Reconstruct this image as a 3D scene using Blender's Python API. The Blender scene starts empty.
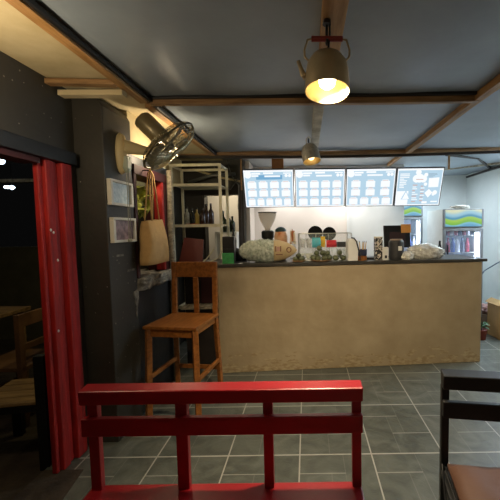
import bpy, bmesh, math, random
from mathutils import Vector, Matrix
random.seed(7)
S = bpy.context.scene
COL = S.collection
PI = math.pi

# ------------------------------------------------------------------ helpers
def lin(h):
    h = h.lstrip('#')
    out = []
    for i in (0, 2, 4):
        c = int(h[i:i+2], 16)/255
        out.append(c/12.92 if c <= .04045 else ((c+.055)/1.055)**2.4)
    return tuple(out) + (1,)

def mat(name, hexa, rough=.6, metal=0, var=.15, scale=8, bump=0, bscale=None, hex2=None, stretch=None, spec=.5):
    m = bpy.data.materials.new(name); m.use_nodes = True
    nt = m.node_tree; b = nt.nodes['Principled BSDF']
    b.inputs['Roughness'].default_value = rough
    b.inputs['Metallic'].default_value = metal
    b.inputs['Specular IOR Level'].default_value = spec
    c = lin(hexa)
    tc = nt.nodes.new('ShaderNodeTexCoord')
    mp = nt.nodes.new('ShaderNodeMapping')
    if stretch: mp.inputs['Scale'].default_value = stretch
    nt.links.new(tc.outputs['Object'], mp.inputs['Vector'])
    n = nt.nodes.new('ShaderNodeTexNoise'); n.inputs['Scale'].default_value = scale
    n.inputs['Detail'].default_value = 6; n.inputs['Roughness'].default_value = .6
    nt.links.new(mp.outputs['Vector'], n.inputs['Vector'])
    r = nt.nodes.new('ShaderNodeValToRGB')
    r.color_ramp.elements[0].position = .32; r.color_ramp.elements[1].position = .68
    if hex2:
        r.color_ramp.elements[0].color = lin(hex2); r.color_ramp.elements[1].color = c
    else:
        r.color_ramp.elements[0].color = tuple(max(0, v*(1-var)) for v in c[:3])+(1,)
        r.color_ramp.elements[1].color = tuple(min(1, v*(1+var)) for v in c[:3])+(1,)
    nt.links.new(n.outputs['Fac'], r.inputs['Fac'])
    nt.links.new(r.outputs['Color'], b.inputs['Base Color'])
    if bump:
        n2 = nt.nodes.new('ShaderNodeTexNoise'); n2.inputs['Scale'].default_value = bscale or scale*3
        n2.inputs['Detail'].default_value = 5
        nt.links.new(mp.outputs['Vector'], n2.inputs['Vector'])
        bp = nt.nodes.new('ShaderNodeBump'); bp.inputs['Strength'].default_value = bump; bp.inputs['Distance'].default_value = .02
        nt.links.new(n2.outputs['Fac'], bp.inputs['Height'])
        nt.links.new(bp.outputs['Normal'], b.inputs['Normal'])
    return m

def emit(name, hexa, strength):
    m = bpy.data.materials.new(name); m.use_nodes = True
    b = m.node_tree.nodes['Principled BSDF']
    b.inputs['Base Color'].default_value = (0.02, 0.02, 0.02, 1)
    b.inputs['Emission Color'].default_value = lin(hexa)
    b.inputs['Emission Strength'].default_value = strength
    return m

def clear(name, hexa, alpha=.15, rough=.1):
    """thin clear plastic or glass: mostly see-through with a glossy skin"""
    m = bpy.data.materials.new(name); m.use_nodes = True
    nt = m.node_tree; b = nt.nodes['Principled BSDF']
    b.inputs['Base Color'].default_value = lin(hexa); b.inputs['Roughness'].default_value = rough
    b.inputs['Alpha'].default_value = alpha
    return m

class MB:
    """collects shapes and links them as ONE mesh object"""
    def __init__(s): s.bm = bmesh.new(); s.mi = 0
    def _fin(s, geom_verts, M=None):
        if M is not None: bmesh.ops.transform(s.bm, matrix=M, verts=geom_verts)
        fs = set()
        for v in geom_verts:
            for f in v.link_faces: fs.add(f)
        for f in fs: f.material_index = s.mi
        return s
    def box(s, c, d, rot=None):
        r = bmesh.ops.create_cube(s.bm, size=1)
        M = Matrix.Translation(c) @ (rot.to_4x4() if rot else Matrix.Identity(4)) @ Matrix.Diagonal((d[0], d[1], d[2], 1))
        return s._fin(r['verts'], M)
    def b6(s, x0, x1, y0, y1, z0, z1):
        return s.box(((x0+x1)/2, (y0+y1)/2, (z0+z1)/2), (abs(x1-x0), abs(y1-y0), abs(z1-z0)))
    def bar(s, a, b, w, h=None):
        """square bar from a to b"""
        a = Vector(a); b = Vector(b); h = h or w
        d = b-a; q = d.to_track_quat('Z', 'Y')
        r = bmesh.ops.create_cube(s.bm, size=1)
        M = Matrix.Translation((a+b)/2) @ q.to_matrix().to_4x4() @ Matrix.Diagonal((w, h, d.length, 1))
        return s._fin(r['verts'], M)
    def cyl(s, a, b, r1, r2=None, seg=20):
        a = Vector(a); b = Vector(b); d = b-a; r2 = r1 if r2 is None else r2
        q = d.to_track_quat('Z', 'Y')
        r = bmesh.ops.create_cone(s.bm, cap_ends=True, segments=seg, radius1=r1, radius2=r2, depth=d.length)
        return s._fin(r['verts'], Matrix.Translation((a+b)/2) @ q.to_matrix().to_4x4())
    def ball(s, c, r, sc=(1, 1, 1), seg=16, rot=None):
        g = bmesh.ops.create_uvsphere(s.bm, u_segments=seg, v_segments=max(8, seg*2//3), radius=r)
        M = Matrix.Translation(c) @ (rot.to_4x4() if rot else Matrix.Identity(4)) @ Matrix.Diagonal((sc[0], sc[1], sc[2], 1))
        return s._fin(g['verts'], M)
    def lathe(s, prof, c=(0, 0, 0), seg=28, M=None):
        rings = []
        for r, z in prof:
            rings.append([s.bm.verts.new((r*math.cos(2*PI*i/seg), r*math.sin(2*PI*i/seg), z)) for i in range(seg)] if r > 1e-6 else [s.bm.verts.new((0, 0, z))])
        for A, B in zip(rings, rings[1:]):
            for i in range(seg):
                j = (i+1) % seg
                try:
                    if len(A) == 1 and len(B) == 1: continue
                    if len(A) == 1: s.bm.faces.new((A[0], B[j], B[i]))
                    elif len(B) == 1: s.bm.faces.new((A[i], A[j], B[0]))
                    else: s.bm.faces.new((A[i], A[j], B[j], B[i]))
                except ValueError: pass
        vs = [v for R in rings for v in R]
        return s._fin(vs, Matrix.Translation(c) @ (M if M is not None else Matrix.Identity(4)))
    def tube(s, pts, r, seg=8, closed=False):
        pts = [Vector(p) for p in pts]; n = len(pts); rings = []
        for i, p in enumerate(pts):
            if closed: t = pts[(i+1) % n]-pts[i-1]
            else: t = pts[min(i+1, n-1)]-pts[max(i-1, 0)]
            q = t.normalized().to_track_quat('Z', 'Y') if t.length > 0 else Vector((0, 0, 1)).to_track_quat('Z', 'Y')
            rr = r[i] if isinstance(r, (list, tuple)) else r
            rings.append([s.bm.verts.new(p + q @ Vector((rr*math.cos(2*PI*k/seg), rr*math.sin(2*PI*k/seg), 0))) for k in range(seg)])
        pairs = list(zip(rings, rings[1:])) + ([(rings[-1], rings[0])] if closed else [])
        for A, B in pairs:
            # best rotational match so frames that flip do not pinch
            off = min(range(seg), key=lambda o: sum((A[k].co-B[(k+o) % seg].co).length for k in range(0, seg, 2)))
            for k in range(seg):
                s.bm.faces.new((A[k], A[(k+1) % seg], B[(k+1+off) % seg], B[(k+off) % seg]))
        if not closed:
            s.bm.faces.new(rings[0][::-1]); s.bm.faces.new(rings[-1])
        return s._fin([v for R in rings for v in R])
    def sweep(s, pts, w, h):
        """rectangular section swept along pts (w horizontal, h vertical)"""
        pts = [Vector(p) for p in pts]; rings = []
        for i, p in enumerate(pts):
            t = (pts[min(i+1, len(pts)-1)]-pts[max(i-1, 0)]).normalized()
            side = t.cross(Vector((0, 0, 1))).normalized(); up = side.cross(t)
            rings.append([s.bm.verts.new(p+side*a*w/2+up*b*h/2) for a, b in ((-1, -1), (1, -1), (1, 1), (-1, 1))])
        for A, B in zip(rings, rings[1:]):
            for k in range(4): s.bm.faces.new((A[k], A[(k+1) % 4], B[(k+1) % 4], B[k]))
        s.bm.faces.new(rings[0][::-1]); s.bm.faces.new(rings[-1])
        return s._fin([v for R in rings for v in R])
    def quad(s, a, b, c, d):
        vs = [s.bm.verts.new(p) for p in (a, b, c, d)]
        s.bm.faces.new(vs); return s._fin(vs)
    def prism(s, outline, a, b, axis=1):
        """outline of 2D points extruded between a and b along axis"""
        def mk(p, t):
            v = list(p); v.insert(axis, t); return s.bm.verts.new(v)
        A = [mk(p, a) for p in outline]; B = [mk(p, b) for p in outline]; n = len(A)
        s.bm.faces.new(A[::-1]); s.bm.faces.new(B)
        for i in range(n): s.bm.faces.new((A[i], A[(i+1) % n], B[(i+1) % n], B[i]))
        return s._fin(A+B)
    def xf(s, M):
        bmesh.ops.transform(s.bm, matrix=M, verts=s.bm.verts[:]); return s
    def jitter(s, a, seed=1):
        rnd = random.Random(seed)
        for v in s.bm.verts: v.co += Vector((rnd.uniform(-a, a), rnd.uniform(-a, a), rnd.uniform(-a, a)))
        return s
    def build(s, name, m, parent=None, bevel=0, smooth=False, loc=None, sub=0):
        bmesh.ops.recalc_face_normals(s.bm, faces=s.bm.faces[:])
        me = bpy.data.meshes.new(name); s.bm.to_mesh(me); s.bm.free()
        for mm in (m if isinstance(m, (list, tuple)) else [m]): me.materials.append(mm)
        if smooth:
            for p in me.polygons: p.use_smooth = True
        o = bpy.data.objects.new(name, me); COL.objects.link(o)
        if parent: o.parent = parent
        if loc: o.location = loc
        if bevel:
            md = o.modifiers.new('bevel', 'BEVEL'); md.width = bevel; md.segments = 2; md.limit_method = 'ANGLE'
        if sub:
            md = o.modifiers.new('subsurf', 'SUBSURF'); md.levels = sub; md.render_levels = sub
        return o

def tag(o, label, cat, group=None, kind=None):
    o['label'] = label; o['category'] = cat
    if group: o['group'] = group
    if kind: o['kind'] = kind
    return o
def thing(name, label, cat, loc=(0, 0, 0), rz=0, group=None):
    o = bpy.data.objects.new(name, None); COL.objects.link(o)
    o.empty_display_size = .05
    o.location = loc; o.rotation_euler = (0, 0, rz)
    return tag(o, label, cat, group)
def struct(o, label, cat): return tag(o, label, cat, None, 'structure')
def copy_tree(o, parent=None):
    c = o.copy(); COL.objects.link(c)
    if parent: c.parent = parent
    for ch in list(o.children): copy_tree(ch, c)
    return c

# ------------------------------------------------------------------ camera (eye 1.45 m, looking along +Y, slightly down, a hair of roll)
F = 340.0; EYE = 1.45
th = math.atan(22/F); ro = .0145
Fv = Vector((0, math.cos(th), -math.sin(th))); Uv = Vector((0, math.sin(th), math.cos(th))); Rv = Vector((1, 0, 0))
Xc = Rv*math.cos(ro)-Uv*math.sin(ro); Yc = Rv*math.sin(ro)+Uv*math.cos(ro)
cam = bpy.data.cameras.new('camera'); co = bpy.data.objects.new('camera', cam); COL.objects.link(co)
co.matrix_world = Matrix.Translation((0, 0, EYE)) @ Matrix((Xc, Yc, -Fv)).transposed().to_4x4()
cam.sensor_width = 36; cam.lens = F/500*36; cam.shift_x = -57/500; cam.clip_start = .02
S.camera = co
def at(px, py, Y):
    """photo direction -> place at depth Y, used to survey where things stand"""
    d = Fv+Xc*((px-307)/F)+Yc*(-(py-250)/F)
    t = Y/d.y
    return Vector((d.x*t, Y, EYE+d.z*t))

# ------------------------------------------------------------------ materials
WOOD = mat('orange pine', '#b07a42', .55, var=.3, scale=5, stretch=(1, 1, 1), bump=.15, hex2='#8a5a2c')
WOODX = mat('pine beam', '#a88458', .6, scale=6, stretch=(.6, 6, 6), hex2='#6a4c2c', bump=.2)
WOODY = mat('pine beam lengthwise', '#b58a56', .6, scale=6, stretch=(6, .6, 6), hex2='#85602f', bump=.2)
GREYWOOD = mat('weathered wood', '#a49b86', .75, scale=6, stretch=(6, .8, 6), hex2='#5f5848', bump=.3)
DARKWOOD = mat('dark stained wood', '#2d2621', .6, scale=6, var=.4)
BLACKPAINT = mat('black paint', '#0d0d0e', .5, var=.3, scale=6)
CHAR = mat('charcoal wall paint', '#34322c', .55, var=.18, scale=3, bump=.08, bscale=30)
CHARSHADE = mat('shaded charcoal paint', '#1d2024', .5, var=.25, scale=4, bump=.1, bscale=30)  # darker, bluer copy of the charcoal; shade of the unlit side painted in
RED = mat('red gloss paint', '#8f1119', .36, var=.14, scale=5, bump=.06, bscale=25)
REDDOOR = mat('worn red door paint', '#b01b14', .6, scale=7, stretch=(5, 5, .7), hex2='#7d100d', bump=.15)
DARKRED = mat('dark red paint', '#36090c', .65, var=.2)
CREAM = mat('cream plywood', '#d2c39c', .7, scale=3, hex2='#b8a87f', bump=.1)
STOOLW = mat('varnished stool wood', '#a4682f', .36, scale=7, stretch=(5, .8, 5), hex2='#74431a', bump=.1)
WHITEW = mat('white partition wall', '#d5cfc6', .6, var=.05, scale=2)
PALEW = mat('pale grey wall', '#cdd1ce', .65, var=.07, scale=2)
STEEL = mat('pale angle steel', '#ddd7bb', .5, metal=0, var=.15, scale=12)
ALU = mat('worn aluminium', '#c2ae88', .42, metal=.55, var=.12, scale=10)
ALU2 = mat('grey speckled aluminium', '#bdb8aa', .5, metal=.5, var=.25, scale=40)
FANW = mat('yellowed fan plastic', '#cbb88a', .38, var=.05)
FANM = mat('bronze fan housing', '#8d8160', .36, metal=.3, var=.06)
CHROME = mat('fan wire', '#9a9276', .3, metal=.8, var=.05)
KRAFT = mat('kraft paper', '#c09a62', .8, var=.12, scale=9, bump=.3, bscale=12)
BLACKPL = mat('black plastic', '#0f1012', .4, var=.2)
GREYPL = mat('dark grey plastic', '#2b2c2d', .45, var=.1)
WHITEPL = mat('white plastic', '#dcdcd6', .4, var=.04)
GLASS = clear('clear glass', '#e6f2ee', .10, .05)
CLEARBAG = clear('clear plastic bag', '#cfd6cf', .5, .25)
SLAB = mat('dark counter slab', '#3a3833', .35, var=.3, scale=15)

def math_node(nt, op, a, b=None, c=None):
    n = nt.nodes.new('ShaderNodeMath'); n.operation = op
    for i, v in enumerate((a, b, c)):
        if v is None: continue
        if isinstance(v, (int, float)): n.inputs[i].default_value = v
        else: nt.links.new(v, n.inputs[i])
    return n.outputs[0]

def floor_mat():
    m = bpy.data.materials.new('slate floor tiles'); m.use_nodes = True
    nt = m.node_tree; b = nt.nodes['Principled BSDF']; q = lambda *a: math_node(nt, *a)
    tc = nt.nodes.new('ShaderNodeTexCoord'); sp = nt.nodes.new('ShaderNodeSeparateXYZ')
    nt.links.new(tc.outputs['Object'], sp.inputs[0])
    u = q('DIVIDE', q('ADD', sp.outputs[0], 5*.4575+.522), .4575)
    v = q('DIVIDE', q('ADD', sp.outputs[1], 10*.60-2.09), .60)
    fu = q('FRACT', u); fv = q('FRACT', v)
    def line(x, p, hw):  # 1 on |x-p|<hw
        return q('LESS_THAN', q('ABSOLUTE', q('SUBTRACT', x, p)), hw)
    du = q('MINIMUM', fu, q('SUBTRACT', 1, fu)); dv = q('MINIMUM', fv, q('SUBTRACT', 1, fv))
    major = q('MAXIMUM', q('LESS_THAN', du, .0095), q('LESS_THAN', dv, .009))
    m1 = q('MULTIPLY', line(fv, .72, .006), q('LESS_THAN', fu, .6))
    m2 = q('MULTIPLY', line(fv, .36, .006), q('GREATER_THAN', fu, .42))
    m3 = q('MULTIPLY', line(fu, .6, .006), q('GREATER_THAN', fv, .36))
    m4 = q('MULTIPLY', line(fu, .42, .006), q('LESS_THAN', fv, .72))
    minor = q('MAXIMUM', q('MAXIMUM', m1, m2), q('MAXIMUM', q('MULTIPLY', m3, .25), q('MULTIPLY', m4, .25)))
    g = q('MAXIMUM', major, q('MULTIPLY', minor, .6))
    # slate clouding
    n = nt.nodes.new('ShaderNodeTexNoise'); n.inputs['Scale'].default_value = 4.5; n.inputs['Detail'].default_value = 8; n.inputs['Distortion'].default_value = 1.6
    nt.links.new(tc.outputs['Object'], n.inputs['Vector'])
    cb = nt.nodes.new('ShaderNodeCombineXYZ')
    nt.links.new(q('FLOOR', u), cb.inputs[0]); nt.links.new(q('FLOOR', v), cb.inputs[1])
    wn = nt.nodes.new('ShaderNodeTexWhiteNoise'); nt.links.new(cb.outputs[0], wn.inputs['Vector'])
    f = q('ADD', q('MULTIPLY', n.outputs['Fac'], .85), q('MULTIPLY', wn.outputs['Value'], .15))
    r = nt.nodes.new('ShaderNodeValToRGB')
    r.color_ramp.elements[0].position = .3; r.color_ramp.elements[0].color = lin('#494d46')
    r.color_ramp.elements[1].position = .75; r.color_ramp.elements[1].color = lin('#6d7168')
    nt.links.new(f, r.inputs['Fac'])
    mx = nt.nodes.new('ShaderNodeMixRGB'); mx.inputs[2].default_value = lin('#a3a399')
    nt.links.new(g, mx.inputs[0]); nt.links.new(r.outputs['Color'], mx.inputs[1])
    nt.links.new(mx.outputs[0], b.inputs['Base Color'])
    b.inputs['Roughness'].default_value = .42
    bp = nt.nodes.new('ShaderNodeBump'); bp.inputs['Strength'].default_value = .25; bp.inputs['Distance'].default_value = .01
    n2 = nt.nodes.new('ShaderNodeTexNoise'); n2.inputs['Scale'].default_value = 14; n2.inputs['Detail'].default_value = 5; n2.inputs['Distortion'].default_value = 2
    nt.links.new(tc.outputs['Object'], n2.inputs['Vector'])
    nt.links.new(q('SUBTRACT', n2.outputs['Fac'], q('MULTIPLY', g, .6)), bp.inputs['Height'])
    nt.links.new(bp.outputs['Normal'], b.inputs['Normal'])
    return m
FLOOR = floor_mat()

def stucco_mat():
    m = mat('tan trowelled plaster', '#b3a283', .7, scale=2.2, hex2='#9d8b6c', bump=.25, bscale=9)
    nt = m.node_tree; b = nt.nodes['Principled BSDF']; q = lambda *a: math_node(nt, *a)
    base = b.inputs['Base Color'].links[0].from_socket
    tc = nt.nodes.new('ShaderNodeTexCoord'); sp = nt.nodes.new('ShaderNodeSeparateXYZ'); nt.links.new(tc.outputs['Object'], sp.inputs[0])
    mp = nt.nodes.new('ShaderNodeMapping'); mp.inputs['Scale'].default_value = (1.4, 1, 3.2); nt.links.new(tc.outputs['Object'], mp.inputs[0])
    n = nt.nodes.new('ShaderNodeTexNoise'); n.inputs['Scale'].default_value = 4.5; n.inputs['Detail'].default_value = 7; nt.links.new(mp.outputs[0], n.inputs['Vector'])
    # scraped, patched band with a ragged top edge along the foot of the counter
    low = q('LESS_THAN', sp.outputs[2], q('ADD', q('MULTIPLY', n.outputs['Fac'], .8), -.31))
    n3 = nt.nodes.new('ShaderNodeTexNoise'); n3.inputs['Scale'].default_value = 13; n3.inputs['Detail'].default_value = 4; nt.links.new(mp.outputs[0], n3.inputs['Vector'])
    r = nt.nodes.new('ShaderNodeValToRGB'); r.color_ramp.elements[0].position = .4; r.color_ramp.elements[1].position = .6
    r.color_ramp.elements[0].color = lin('#9a8562'); r.color_ramp.elements[1].color = lin('#b5a482')
    nt.links.new(n3.outputs['Fac'], r.inputs['Fac'])
    mx = nt.nodes.new('ShaderNodeMixRGB'); nt.links.new(low, mx.inputs[0]); nt.links.new(base, mx.inputs[1]); nt.links.new(r.outputs[0], mx.inputs[2])
    nt.links.new(mx.outputs[0], b.inputs['Base Color'])
    return m
STUCCO = stucco_mat()
CEIL = mat('grey painted ceiling sheet', '#86919a', .42, var=.1, scale=2.5, bump=.12, bscale=3.5)
EARTH = mat('dark earth', '#3b3126', .9, scale=6, var=.4, bump=.6)
OLIVE = mat('olive outdoor wall', '#4a4736', .8, var=.15)

# ------------------------------------------------------------------ the room
CZ = 2.36
struct(MB().b6(-1.62, 2.95, -1.6, 6.3, -.06, 0).build('floor', FLOOR), 'dark grey slate tile floor with pale grout lines', 'floor')
def ceiling():
    mb = MB(); nx, ny = 34, 60; x0, x1, y0, y1 = -1.08, 2.95, -1.6, 6.3
    bx = [-1.09, .12, 1.2, 2.95]; by = [-1.6, .4, 2.4, 4.1, 6.3]
    V = []
    for j in range(ny+1):
        for i in range(nx+1):
            x = x0+(x1-x0)*i/nx; y = y0+(y1-y0)*j/ny
            def hump(t, k):
                for a, b in zip(k, k[1:]):
                    if a <= t <= b: return math.sin(PI*(t-a)/(b-a))
                return 0
            V.append(mb.bm.verts.new((x, y, CZ-.022*hump(x, bx)*hump(y, by)+.004*math.sin(7*x+3*y))))
    for j in range(ny):
        for i in range(nx):
            a = j*(nx+1)+i; mb.bm.faces.new((V[a], V[a+1], V[a+nx+2], V[a+nx+1]))
    g = bmesh.ops.extrude_face_region(mb.bm, geom=mb.bm.faces[:])
    for e in g['geom']:
        if isinstance(e, bmesh.types.BMVert): e.co.z += .06
    return mb.build('ceiling', CEIL, smooth=True)
struct(ceiling(), 'grey painted ceiling sheets sagging between wooden beams', 'ceiling')
struct(MB().b6(-1.64, -1.08, -1.6, 4.6, CZ-.015, CZ+.04).build('ceiling', CREAM), 'cream plywood ceiling strip along the left wall', 'ceiling')

struct(MB().b6(-1.62, -1.38, .35, 1.98, 0, .004).prism([(-1.42, 1.98), (-1.38, 1.98), (-1.30, 1.5), (-1.38, 1.2)], 0, .0035, 2).build('floor', EARTH), 'earth brown worn threshold strip in the doorway', 'floor')
# left wall: above the door opening, nearer piece, pillar, below and above the window
struct(MB().b6(-1.62, -1.5, 2.17, 2.245, 0, CZ-.015).b6(-1.62, -1.5, -1.6, 2.17, 1.94, CZ-.015).b6(-1.62, -1.5, -1.6, .35, 0, 1.94).build('wall_left', CHAR), 'charcoal painted wall above the open doorway', 'wall')
struct(MB().prism([(-1.62, 0), (-1.31, 0), (-1.31, 2.26), (-1.345, 2.315), (-1.62, 2.315)], 2.245, 2.6, 1).build('wall_left', CHAR, bevel=.006), 'charcoal pillar between red doorway and window', 'wall')
struct(MB().b6(-1.45, -1.312, 2.6, 3.28, 0, 1.0).b6(-1.45, -1.312, 3.2, 3.28, 1.0, 2.02).b6(-1.45, -1.312, 2.6, 3.2, 1.95, 2.02).build('wall_left', CHARSHADE), 'charcoal wall around the window, shade painted into its tone', 'wall')
struct(MB().b6(-1.45, -1.33, 2.6, 3.28, 2.02, CZ-.015).b6(-1.7, -1.62, 3.28, 4.6, 2.02, CZ-.015).build('wall_left', CREAM), 'cream boarding over the window', 'wall')
struct(MB().b6(-1.7, -1.62, 3.28, 4.62, 0, 2.02).b6(-1.62, -1.45, 3.2, 3.28, 0, 2.02).build('wall_left', CHAR), 'dark wall beside the metal rack', 'wall')
# dark partition with a doorway behind the rack
struct(MB().b6(-1.62, -1.36, 4.5, 4.6, 0, CZ).b6(-1.36, -.86, 4.5, 4.6, 1.93, CZ).b6(-.86, -.82, 4.5, 4.6, 0, CZ).build('wall_back', CHAR), 'dark partition with doorway behind the rack', 'wall')
d2 = struct(MB().b6(-1.37, -1.33, 4.47, 4.62, 0, 1.95).b6(-.89, -.85, 4.47, 4.62, 0, 1.95).b6(-1.33, -.89, 4.47, 4.62, 1.9, 1.95).build('door_2', DARKWOOD), 'dark door frame behind the metal rack', 'doorway')
struct(MB().b6(-2.0, -.75, 5.9, 6.0, 0, CZ).build('wall_back', WHITEW), 'cream wall of the room behind the rack doorway', 'wall')
struct(MB().b6(-.82, .6, 4.98, 5.08, 0, CZ).b6(-.82, -.76, 4.6, 5.0, 0, CZ).build('wall_back', WHITEW), 'warm white wall behind the counter', 'wall')
struct(MB().b6(.6, 1.43, 5.0, 5.1, 0, CZ).build('wall_back', PALEW), 'pale bluish wall behind the counter', 'wall')
struct(MB().b6(.585, .625, 4.96, 5.0, 0, CZ-.03).build('trim_1', PALEW), 'pale corner strip joining the two wall sheets', 'trim')
struct(MB().b6(1.43, 2.95, 6.2, 6.3, 0, CZ).b6(1.36, 1.43, 5.1, 6.2, 0, CZ).build('wall_back', PALEW), 'pale grey wall behind the fridges', 'wall')
struct(MB().b6(2.9, 3.0, -1.6, 6.3, 0, CZ).build('wall_right', PALEW), 'pale grey wall on the right', 'wall')
struct(MB().b6(-1.62, 2.95, -1.7, -1.6, 0, CZ).build('wall_front', CHAR), 'charcoal wall behind the camera', 'wall')

# door 1: black header, red head board, stacked red jamb boards
d1 = struct(MB().b6(-1.62, -1.455, .3, 2.2, 1.865, 1.945).build('door_1', BLACKPAINT, bevel=.004), 'open doorway in the left wall with red jamb and black header', 'doorway')
MB().b6(-1.6, -1.482, .35, 1.93, 1.832, 1.865).build('head_board', DARKRED, d1, bevel=.004)
def jamb(x0, x1, y0, y1):
    MB().b6(x0, x1, y0, y1, .005, 1.865).build('jamb_board', REDDOOR, d1, bevel=.006)
jamb(-1.54, -1.508, 1.94, 1.967); jamb(-1.545, -1.487, 1.972, 2.03); jamb(-1.545, -1.50, 2.036, 2.075); jamb(-1.60, -1.47, 2.08, 2.165)
# small white paint drips on the jamb
mb = MB()
for z, y in ((1.46, 1.98), (1.445, 2.0), (.86, 1.99), (1.28, 2.02)): mb.ball((-1.486, y, z), .007, (.5, 1, 1.2), 8)
mb.build('paint_drip', WHITEPL, d1)

# window 1: red frame, rough plaster sill
PLASTER = mat('rough white plaster', '#a09a8c', .9, scale=18, hex2='#4e4b45', bump=.8, bscale=30)
w1 = struct(MB().b6(-1.47, -1.30, 3.13, 3.21, 1.08, 1.95).b6(-1.47, -1.30, 2.6, 2.64, 1.08, 1.95).b6(-1.47, -1.295, 2.6, 3.21, 1.88, 1.955).build('window_1', DARKRED, bevel=.004), 'red framed window in the left wall looking out on plants', 'window')
MB().b6(-1.375, -1.30, 3.09, 3.13, 1.09, 1.88).build('frame_board', REDDOOR, w1, bevel=.003)
mb = MB().b6(-1.62, -1.262, 2.6, 3.28, .985, 1.08)
bmesh.ops.subdivide_edges(mb.bm, edges=mb.bm.edges[:], cuts=7, use_grid_fill=True); mb.jitter(.012, 3)
mb.build('sill', PLASTER, w1, smooth=True)
mb = MB().prism([(2.53, .99), (2.60, 1.0), (2.60, .93), (2.575, .86), (2.565, .78), (2.555, .85), (2.54, .93)], -1.313, -1.304, 0)
mb.build('plaster_run', PLASTER, w1)
# plaster flecks left on the dark wall
mb = MB()
rnd = random.Random(5)
for k in range(26):
    mb.ball((-1.309, rnd.uniform(2.27, 2.58), rnd.uniform(.4, 1.3)), rnd.uniform(.003, .006), (.4, 1, 1), 6)
for k in range(9):
    mb.ball((rnd.uniform(-1.49, -1.32), 2.244, rnd.uniform(.5, 2.2)), rnd.uniform(.002, .004), (1, .4, 1), 6)
for k in range(14):
    mb.ball((-1.499, rnd.uniform(1.6, 2.15), rnd.uniform(1.97, 2.3)), rnd.uniform(.003, .005), (.4, 1, 1), 6)
mb.b6(-1.311, -1.307, 2.33, 2.42, 1.27, 1.285).b6(-1.311, -1.307, 2.46, 2.56, 1.15, 1.165)
struct(mb.build('trim_2', PLASTER), 'white plaster flecks on the charcoal pillar', 'wall marks')

# ceiling beams
def beam(n, pts, w, h, m, lab):
    return struct(MB().sweep(pts, w, h).build('trim_%d' % n, m, bevel=.003), lab, 'ceiling beam')
bw = lambda a: [(x, y, z) for x, y, z in a]
beam(3, [(-1.09, y, 2.338+.004*math.sin(y*2)) for y in (-1.5, 0, 1, 2, 2.37)], .055, .05, WOODY, 'orange wood beam along the left side of the near ceiling')
beam(4, [(-1.052, y, 2.335) for y in (-1.5, .5, 2.2, 2.42)], .02, .022, BLACKPAINT, 'black strip running beside the left orange beam')
beam(5, [(-1.095, y, 2.335) for y in (2.45, 3, 3.5, 4.06)], .06, .05, WOODY, 'left beam between the two cross beams above the fan')
beam(6, [(-1.055, y, 2.333) for y in (2.45, 3, 3.5, 4.06)], .02, .025, BLACKPAINT, 'black strip beside the beam above the fan')
beam(7, [(x, 2.42+.01*math.sin(x*2), 2.336-.006*math.sin(x+1)) for x in (-1.07, -.6, 0, .6, 1.2)], .045, .05, WOODX, 'near cross beam of pale pine under the grey ceiling')
beam(8, [(x, 2.385, 2.352) for x in (-1.07, 0, 1.2)], .03, .02, BLACKPAINT, 'dark edge along the near cross beam')
beam(9, [(x, 4.10-.05*max(0, x)/2.9, 2.34-.022*math.cos((x-.5)*.9)+.012) for x in (-1.6, -1.1, -.6, 0, .6, 1.2, 1.8, 2.4, 2.9)], .05, .045, WOODX, 'far cross beam sagging over the menu screens')
beam(10, [(x, 4.135-.05*max(0, x)/2.9, 2.326-.022*math.cos((x-.5)*.9)) for x in (-1.6, -1.1, -.6, 0, .6, 1.2, 1.8, 2.4, 2.9)], .04, .05, DARKWOOD, 'dark board under the far cross beam')
beam(11, [(.125, y, 2.337) for y in (-1.5, 0, 1, 2, 2.39)], .10, .05, WOODY, 'middle beam of pine holding the big kettle lamp')
beam(12, [(.10, y, 2.337) for y in (2.45, 3, 3.5, 4.07)], .075, .05, mat('whitewashed wood', '#c9c4b2', .7, scale=8, hex2='#8d8775'), 'grey weathered middle beam holding the small kettle lamp')
beam(13, [(1.20, y, 2.333+.004*math.sin(y*3)) for y in (1.2, 2, 2.6, 3.2, 4.06)], .06, .05, WOODY, 'right beam crossing the two cross beams')
beam(14, [(1.19, y, 2.34) for y in (4.17, 4.6, 4.97)], .05, .04, WOODY, 'end of the right beam behind the screens')
beam(15, [(1.24, 2.30, 2.345), (1.24, 2.0, 2.345), (1.25, 1.5, 2.345), (1.25, .5, 2.345)], .05, .03, GREYWOOD, 'grey pipe lying along the right beam')
beam(16, [(-1.49, 2.135, 2.288), (-1.10, 2.135, 2.284)], .06, .032, CREAM, 'short cream board across the top of the pillar')
beam(17, [(-1.56, 2.04, 2.322), (-1.12, 2.08, 2.322)], .05, .03, WOODX, 'short pine board beside the pillar top')
beam(18, [(-1.60, y, 2.31) for y in (2.62, 3.1, 3.27)], .04, .03, WOODX, 'pine strip over the window')
beam(19, [(1.75, 4.3, 2.335), (2.3, 4.6, 2.345), (2.9, 5.4, 2.335)], .03, .03, DARKWOOD, 'dark batten on the ceiling above the fridge')
beam(20, [(2.85, 6.1, 2.31), (2.85, 5.4, 2.31), (2.88, 4.2, 2.3)], .03, .03, DARKWOOD, 'dark batten along the top of the right wall')
beam(21, [(1.45, 5.55, 2.34), (2.2, 5.4, 2.34), (2.88, 4.9, 2.34)], .04, .03, GREYWOOD, 'weathered batten across the back ceiling')
beam(22, [(-1.31, 2.62, 2.10), (-1.31, 3.28, 2.08)], .03, .035, CREAM, 'pale strip on the boarding over the window')

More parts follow.
